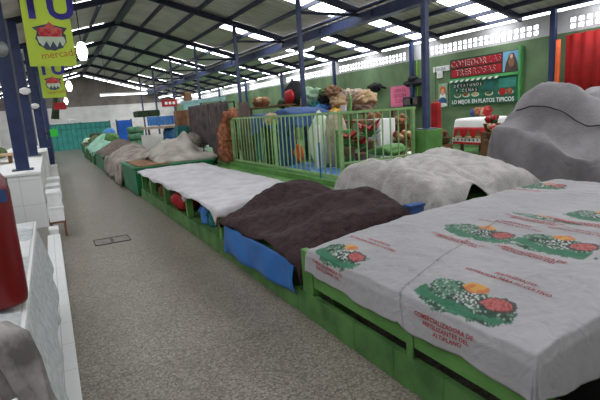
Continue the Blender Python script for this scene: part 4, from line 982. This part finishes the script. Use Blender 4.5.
for k, (dx, dz, r, m) in enumerate(((.034, .0, .024, 'towel_grey'), (.012, .022, .027, 'towel_grey'), (-.016, .022, .026, 'towel_grey'), (-.04, .0, .025, 'shaded_towel'), (0, -.01, .04, 'shaded_towel'))):
    MB().tube([q+Vector((dx+.008*math.sin(i*1.7+k), -dz*.4, dz+.006*math.sin(i*2.3+k))) for i, q in enumerate(P)], r, 14, nz=.03, seed=3+k).build('fold', m, t, True)
P = [at(-40, 362, Y=1.6), at(-14, 362, Y=1.56), at(2, 378, Y=1.5), at(14, 410, Y=1.45), at(26, 450, Y=1.43)]
MB().tube(P, .035, 16, nz=.04, seed=8).build('inner_fold', 'shaded_towel', t, True)
t = thing('fire_extinguisher', 'red fire extinguisher standing on the near left counter', 'fire extinguisher', (-.26, 2.25, .875))
ex, ey = -.262, 2.25
cyl_ = MB().lathe([(.085, .885), (.09, .9), (.093, .93), (.093, 1.36), (.085, 1.41), (.06, 1.45), (.03, 1.47)], ex, ey, 28).build('cylinder', 'extinguisher_red', t, True)
MB().lathe([(.03, 1.465), (.03, 1.5), (.022, 1.53), (.02, 1.535)], ex, ey).build('valve', 'metal_grey', t)
MB().bar((ex, ey-.01, 1.535), (ex-.14, ey-.02, 1.56), .025, .012).build('handle', 'black', t)
MB().tube([(ex-.02, ey, 1.5), (ex-.1, ey-.04, 1.48), (ex-.13, ey-.04, 1.3), (ex-.12, ey-.03, 1.1)], .012).build('hose', 'black', t, True)
cxy = []
b = MB()
for i in range(13):
    a = math.radians(-100+i*6); cxy.append((ex+.0945*math.cos(a), ey+.0945*math.sin(a)))
for i in range(12): b.quad((cxy[i][0], cxy[i][1], 1.32), (cxy[i+1][0], cxy[i+1][1], 1.32), (cxy[i+1][0], cxy[i+1][1], 1.37), (cxy[i][0], cxy[i][1], 1.37))
b.build('label_sticker', 'blue_cloth', cyl_)
tag(MB().blob((-.31, 3.5, .89), (.02, .07, .02), .3, 190).build('crumpled_wrapper', 'lime', None, True), 'small lime green wrapper lying on the speckled cloth', 'wrapper')
# further left counters
t = thing('tiled_counter', 'white tiled counter carrying the nearest navy post', 'counter', (-.5, 10, 0))
MB().box(-.66, -.19, 8.6, 13.6, 0, .88, .006).build('body', 'white_tile', t); MB().box(-1.6, -.18, 8.58, 13.6, .88, .92, .004).build('worktop', 'white', t)
MB().box(-1.6, -.66, 8.9, 13.5, 0, .88).build('side_cabinet', 'cardboard', t)
t = thing('tiled_counter', 'white tiled counter with the third navy post, beyond the first two', 'counter', (-.6, 16, 0))
MB().box(-1.2, -.1, 14.6, 19.6, 0, .95, .006).build('body', 'white_tile', t); MB().box(-1.22, -.08, 14.58, 19.62, .95, .98).build('worktop', 'white', t)
t = thing('tiled_counter', 'farthest white tiled counter left of the aisle', 'counter', (-.6, 25, 0))
MB().box(-1.2, -.08, 21, 31, 0, .95, .006).build('body', 'white_tile', t); MB().box(-1.22, -.06, 20.98, 31, .95, .98).build('worktop', 'white', t)
def foam(label, x0, x1, y0, y1, z0, z1, g='white foam boxes'):
    t = thing('foam_box', label, 'box', ((x0+x1)/2, (y0+y1)/2, z0), g)
    MB().box(x0, x1, y0, y1, z0, z1-.04, .008).build('body', 'white_foam', t); MB().box(x0-.008, x1+.008, y0-.008, y1+.008, z1-.04, z1, .008).build('lid', 'white_foam', t)
t = thing('wooden_stool', 'low wooden stool under the two white foam boxes', 'stool', (-.05, 7.9, 0))
MB().box(-.16, .06, 7.62, 8.1, .21, .24).build('seat', 'wood', t)
for x in (-.14, .04):
    for y in (7.65, 8.07): MB().box(x-.015, x+.015, y-.015, y+.015, 0, .21).build('leg', 'wood', t)
foam('white foam box on the stool, lower of the two', -.15, .05, 7.62, 8.08, .24, .46); foam('white foam box on the stool, upper of the two', -.14, .04, 7.64, 8.06, .46, .68)
foam('white foam box on the floor past the stool, at the counter', -.17, .06, 9.7, 10.2, 0, .3); foam('white foam box stacked on the one past the stool', -.16, .05, 9.72, 10.18, .3, .55)
foam('larger white foam box farther along the counter fronts', -.16, .1, 12, 12.6, 0, .45); foam('white foam box by the third navy post', -.08, .12, 15.5, 16.1, 0, .5)
foam('small white foam box at the foot of the counter end behind the cloth', -.17, -.06, 7.3, 7.55, 0, .2)
p = at(54, 133, Y=17)
t = thing('hanging_sign', 'bright green small sign on the third navy post', 'sign', (p.x, 17, p.z-.1))
MB().box(p.x-.11, p.x+.11, 17, 17.03, p.z-.12, p.z+.12, .01).build('panel', 'neon_green', t); MB().box(-.05, p.x, 17.03, 17.05, p.z-.02, p.z+.02).build('bracket', 'black', t)
# things on and behind the left counters
def bx(name, label, px0, py0, px1, py1, Y, dep, m, cat, zfloor=None):
    a, b2 = at(px0, py0, Y=Y), at(px1, py1, Y=Y); z0 = b2.z if zfloor is None else zfloor
    return tag(MB().box(min(a.x, b2.x), max(a.x, b2.x), Y, Y+dep, z0, a.z, .01).build(name, m), label, cat)
p0, p1 = at(17, 111, Y=15), at(29, 135, Y=15)
t = thing('wall_poster', 'colourful green and orange poster between the two nearest navy posts', 'poster', (p0.x, 15, .98))
MB().box(p0.x, p1.x, 15, 15.03, p1.z, p0.z).build('sheet', 'lime', t); MB().blob(((p0.x+p1.x)/2, 15, (p0.z+p1.z)/2-.1), (.12, .015, .16), .2, 191).build('orange_picture', 'orange', t, True); MB().blob(((p0.x+p1.x)/2+.02, 14.99, (p0.z+p1.z)/2+.12), (.1, .015, .07), .2, 192).build('pink_picture', 'pink', t, True)
MB().box(p0.x, p0.x+.03, 15.03, 15.06, .98, p1.z).build('leg', 'wood', t); MB().box(p1.x-.03, p1.x, 15.03, 15.06, .98, p1.z).build('leg', 'wood', t)
t = thing('wooden_shelf', 'orange brown wooden shelf board at the far left edge', 'shelf', (-1.3, 12, .92))
MB().box(-2.4, -.7, 11.5, 12.2, 1.08, 1.12).build('board', 'tan', t)
for x in (-2.3, -1.5, -.8): MB().box(x, x+.05, 11.6, 12.1, .92 if x > -1.6 else 0, 1.08).build('support', 'wood', t)
tag(MB().blob((-1.25, 13.2, 1.1), (.28, .25, .2), .25, 193, flat=.9).build('bundle', 'olive', None, True), 'olive bundle on the counter at the left edge', 'bundle')
t = thing('wall_cabinet', 'grey metal cabinet standing behind the nearest navy post', 'cabinet', (-2, 18, 0))
MB().box(-2.8, -1.4, 18, 18.6, 0, 1.6, .01).build('body', 'white_paint', t); MB().box(-2.1, -1.45, 17.98, 18, .1, 1.55).build('door', 'white_foam', t); MB().box(-2.75, -2.12, 17.98, 18, .1, 1.55).build('door', 'white_foam', t)
t = thing('wall_lamp', 'round metal lamp near the top of the left edge', 'lamp', at(1, 49, Y=8.6))
p = at(1, 49, Y=8.6)
MB().blob(p, (.1, .1, .12), .03, 3).build('shade', 'metal_grey', t, True); MB().bar(p+Vector((0, .1, 0)), (-.45, 9.2, p.z), .02, .02).build('arm', 'black', t)
for px, py, Y, lab in ((25, 91, 13.0, 'second'), (35, 106, 17.0, 'third')):
    p = at(px, py, Y=Y); t = thing('wall_lamp', 'small white lamp fixed to the '+lab+' navy post', 'lamp', p)
    MB().lathe([(.03, p.z+.08), (.11, p.z+.05), (.12, p.z-.03), (.05, p.z-.08)], p.x, p.y, 14).build('shade', 'white_foam', t, True); MB().bar(p, (p.x, Y+.3, p.z), .03, .03).build('arm', 'black', t)
t = thing('canister', 'navy canister on the ledge behind the fire extinguisher', 'canister', at(4, 205, Y=7.6)); p = at(4, 203, Y=7.6)
MB().lathe([(.06, .0), (.06, p.z+.12), (.03, p.z+.15)], p.x-.02, 7.6).build('body', 'blue_cloth', t, True); MB().lathe([(.035, p.z+.14), (.035, p.z+.17)], p.x-.02, 7.6).build('cap', 'black', t)
t.location = (p.x, 7.6, 0); 
for ch in t.children: ch.location = ORG[t.name]-Vector((p.x, 7.6, 0))

# ================================================================ BANNERS
def banner(label, x0, x1, y, z0, z1, post_x):
    t = thing('hanging_banner', label, 'banner', ((x0+x1)/2, y, z0), 'lime banners over the aisle'); w = x1-x0; cx = (x0+x1)/2
    b = MB(); n = 16; V = []
    for i in range(n+1):
        u = i/n; row = []
        for j in range(n+1):
            v = j/n; row.append(b.bm.verts.new((x0+w*u, y+.02*math.sin(u*5+v*3), z0+(z1-z0)*v)))
        V.append(row)
    for i in range(n):
        for j in range(n): b.bm.faces.new((V[i][j], V[i+1][j], V[i+1][j+1], V[i][j+1]))
    bc = b.build('cloth', 'banner_lime', t, True)
    MB().cyl((post_x, y, z1+.01), (x1+.04, y, z1+.01), .015).build('rod', 'black', t)
    Yf = y-.045
    def pl(pts, m, nm, dy=0): MB().poly([(cx+a*w, Yf-dy, z0+bb*w) for a, bb in pts], (0, -1, 0), .004).build(nm, m, bc)
    place_text('lettering', 'TU', .62*w/.72, (cx+.02*w, Yf, z0+1.08*w), (1, 0, 0), (0, 0, 1), 'violet', bc, 1.1, .03*w)
    def oval(cx_, cz_, rx, rz, n=20, jag=0): return [(cx_+rx*(1+jag*(k % 2))*math.cos(2*PI*k/n), cz_+rz*(1+jag*(k % 2))*math.sin(2*PI*k/n)) for k in range(n)]
    pl(oval(.03, .62, .31, .26, 22, .08), 'slate', 'emblem_base'); pl([(-.34, .86), (-.2, .9), (.0, .95), (.2, .9), (.4, .86), (.3, .74), (-.2, .74)], 'slate', 'emblem_leaves', .003)
    pl([(.03, 1.0), (.14, .88), (.3, .84), (.26, .66), (-.2, .66), (-.24, .84), (-.08, .88)], 'red_emblem', 'emblem_blossom', .008)
    pl([(-.26, .66), (.3, .66), (.33, .55), (.25, .44), (.2, .56), (.13, .42), (.06, .56), (-.02, .42), (-.08, .56), (-.16, .44), (-.24, .54)], 'mint_white', 'emblem_garland', .008)
    place_text('script_lettering', 'mercado', .17*w/.72, (cx+.18*w, Yf, z0+.2*w), (.97, 0, .12), (-.12, 0, .97), 'brick_script', bc)
banner('lime green market banner with violet letters, nearer and larger of the two', -.085, .63, 9.2, 2.63, 4.05, -.45)
banner('lime green market banner, smaller one hanging farther down the aisle', .05, .72, 17.1, 2.54, 3.85, -.16)

# ================================================================ LAMPS
def bell(label, px, py, Y, s=1.0):
    p = at(px, py, Y=Y); t = thing('pendant_lamp', label, 'lamp', (p.x, p.y, p.z-.2*s), 'glowing pendant lamps over the aisle')
    MB().lathe([(.02, p.z+.2*s), (.07*s, p.z+.18*s), (.12*s, p.z+.02), (.12*s, p.z-.04*s), (.07*s, p.z-.2*s), (.02, p.z-.21*s)], p.x, p.y, 16).build('bulb_shade', 'lamp_glow', t, True)
    MB().cyl((p.x, p.y, p.z+.2*s), (p.x, p.y, zr(p.x)), .012).build('rod', 'black', t)
bell('glowing white pendant lamp right of the larger lime banner', 82, 51, 11.5, .95); bell('glowing pendant lamp right of the smaller lime banner', 69, 86, 19.5, .9); bell('small glowing pendant lamp lowest over the far aisle', 66, 101, 25, .75)
def tube(label, a, b_, zc, drop):
    a, b_ = Vector(a), Vector(b_); t = thing('fluorescent_lamp', label, 'lamp', (a+b_)/2, 'fluorescent tubes')
    MB().bar(a, b_, .1, .05).build('housing', 'white', t); MB().bar(a+Vector((0, 0, -.05)), b_+Vector((0, 0, -.05)), .045, .045).build('glow_tube', 'tube_glow', t)
    for q in (a.lerp(b_, .15), a.lerp(b_, .85)): MB().cyl(q, q+Vector((0, 0, drop)), .006).build('hanger', 'black', t)
pa, pb = at(100, 94, Y=17.5), at(147, 92, Y=17.5); tube('long white fluorescent lamp across the aisle high in the middle', pa, pb, 0, 1.6)
pa, pb = at(262, 61, X=7.1), at(313, 47, X=7.1); tube('long white fluorescent lamp below the blue beam', pa, pb, 0, .25)
pa, pb = at(159, 97, X=6.6), at(173, 94, X=6.6); tube('distant white fluorescent lamp above the red sign', pa, pb, 0, .5)
pa, pb = at(190, 94, Y=19), at(201, 96, Y=19); tube('short fluorescent lamp beside the distant posts', pa, pb, 0, .6)
p = at(60, 106, Y=21)
t = thing('hanging_sign', 'small red sign hanging over the far aisle beneath the lime banner', 'sign', p)
MB().box(p.x-.22, p.x+.22, 21, 21.03, p.z-.14, p.z+.14, .03).build('panel', 'red', t); MB().cyl((p.x, 21.01, p.z+.14), (p.x, 21.01, zr(p.x)), .008).build('hanger', 'black', t)
# dark greenery hanging above the far aisle
p = at(57, 108, Y=22)
tag(MB().tube([(p.x-.1, 22, p.z-.45), (p.x-.05, 22, p.z), (p.x, 22, p.z+.5), (p.x, 22, zr(p.x))], .16, 10, rf=lambda u: 1-.9*u, nz=.12, seed=5).build('hanging_garland', 'foliage_dark', None, True), 'dark green garland hanging over the far aisle by the red sign', 'garland')

# ================================================================ GATE AND DRAIN
t = thing('metal_gate', 'turquoise metal gate closing the far end of the aisle', 'gate', (2, 34.3, 0))
xa, xb = at(52, 140, Y=34.3).x, at(112, 140, Y=34.3).x
MB().box(xa, xb, 34.3, 34.36, .08, 1.72).build('panel', 'turquoise', t)
for k in range(13):
    x = xa+(xb-xa)*k/12; MB().box(x-.03, x+.03, 34.26, 34.3, .1, 1.7).build('rib', 'turquoise_dark', t)
MB().box(xa, xb, 34.24, 34.3, 1.4, 1.46).build('rail', 'turquoise_dark', t); MB().box(xa, xb, 34.24, 34.3, 1.72, 1.8).build('top_rail', 'turquoise_dark', t)
for x in (xa, (xa+xb)/2, xb): MB().box(x-.05, x+.05, 34.24, 34.4, 0, 1.85).build('post', 'turquoise_dark', t)
p = at(73, 123, Y=34)
tag(MB().blob((p.x, 34.25, 1.95), (.3, .08, .14), .3, 200).build('plastic_bag', 'white_foam', None, True), 'white and pink plastic bag caught on top of the turquoise gate', 'bag')
t = thing('floor_drain', 'dark metal drain grate set in the aisle floor', 'drain', (.58, 6.83, 0))
for x0 in (.35, .585):
    MB().box(x0+.012, x0+.215, 6.67, 7.0, -.004, .004).build('cover', 'drain_metal', t)
    b = MB(); 
    for q in ((x0, x0+.227, 6.655, 6.67), (x0, x0+.227, 7.0, 7.015), (x0, x0+.012, 6.67, 7.0), (x0+.215, x0+.227, 6.67, 7.0)): b.box(*q, -.004, .008)
    b.build('frame', 'drain_frame', t)
# greenery and crates beyond the far stalls on the right
for i, (px, py, Y, r, m, lab) in enumerate(((98, 130, 30, .3, 'foliage_dark', 'dark green bundle right of the turquoise gate'), (105, 132, 28, .35, 'taupe_tarp', 'brown bundle right of the turquoise gate'), (108, 125, 30, .35, 'sky_blue', 'light blue bundle above the brown one by the gate'), (92, 133, 31, .3, 'olive', 'olive bundle nearest the turquoise gate'))):
    p = at(px, py, Y=Y)
    tag(MB().blob((min(p.x, 3.7), p.y, .55+(.27 if i != 2 else .4)), (r, r, .3 if i != 2 else .42), .25, 210+i, flat=.9).build('bundle', m, None, True), lab, 'bundle', 'bundles by the gate')

# ================================================================ LIGHT
w = bpy.data.worlds.new('sky'); bpy.context.scene.world = w; w.use_nodes = True
bg = w.node_tree.nodes['Background']; bg.inputs[0].default_value = (.92, .96, 1, 1); bg.inputs[1].default_value = 5
sc = bpy.context.scene
sc.view_settings.view_transform = 'Standard'; sc.view_settings.look = 'None'; sc.view_settings.exposure = 0.3; sc.view_settings.gamma = 1
sc.view_settings.use_curve_mapping = False
sc.cycles.max_bounces = 8; sc.cycles.diffuse_bounces = 5; sc.cycles.use_denoising = True; sc.cycles.sample_clamp_indirect = 6
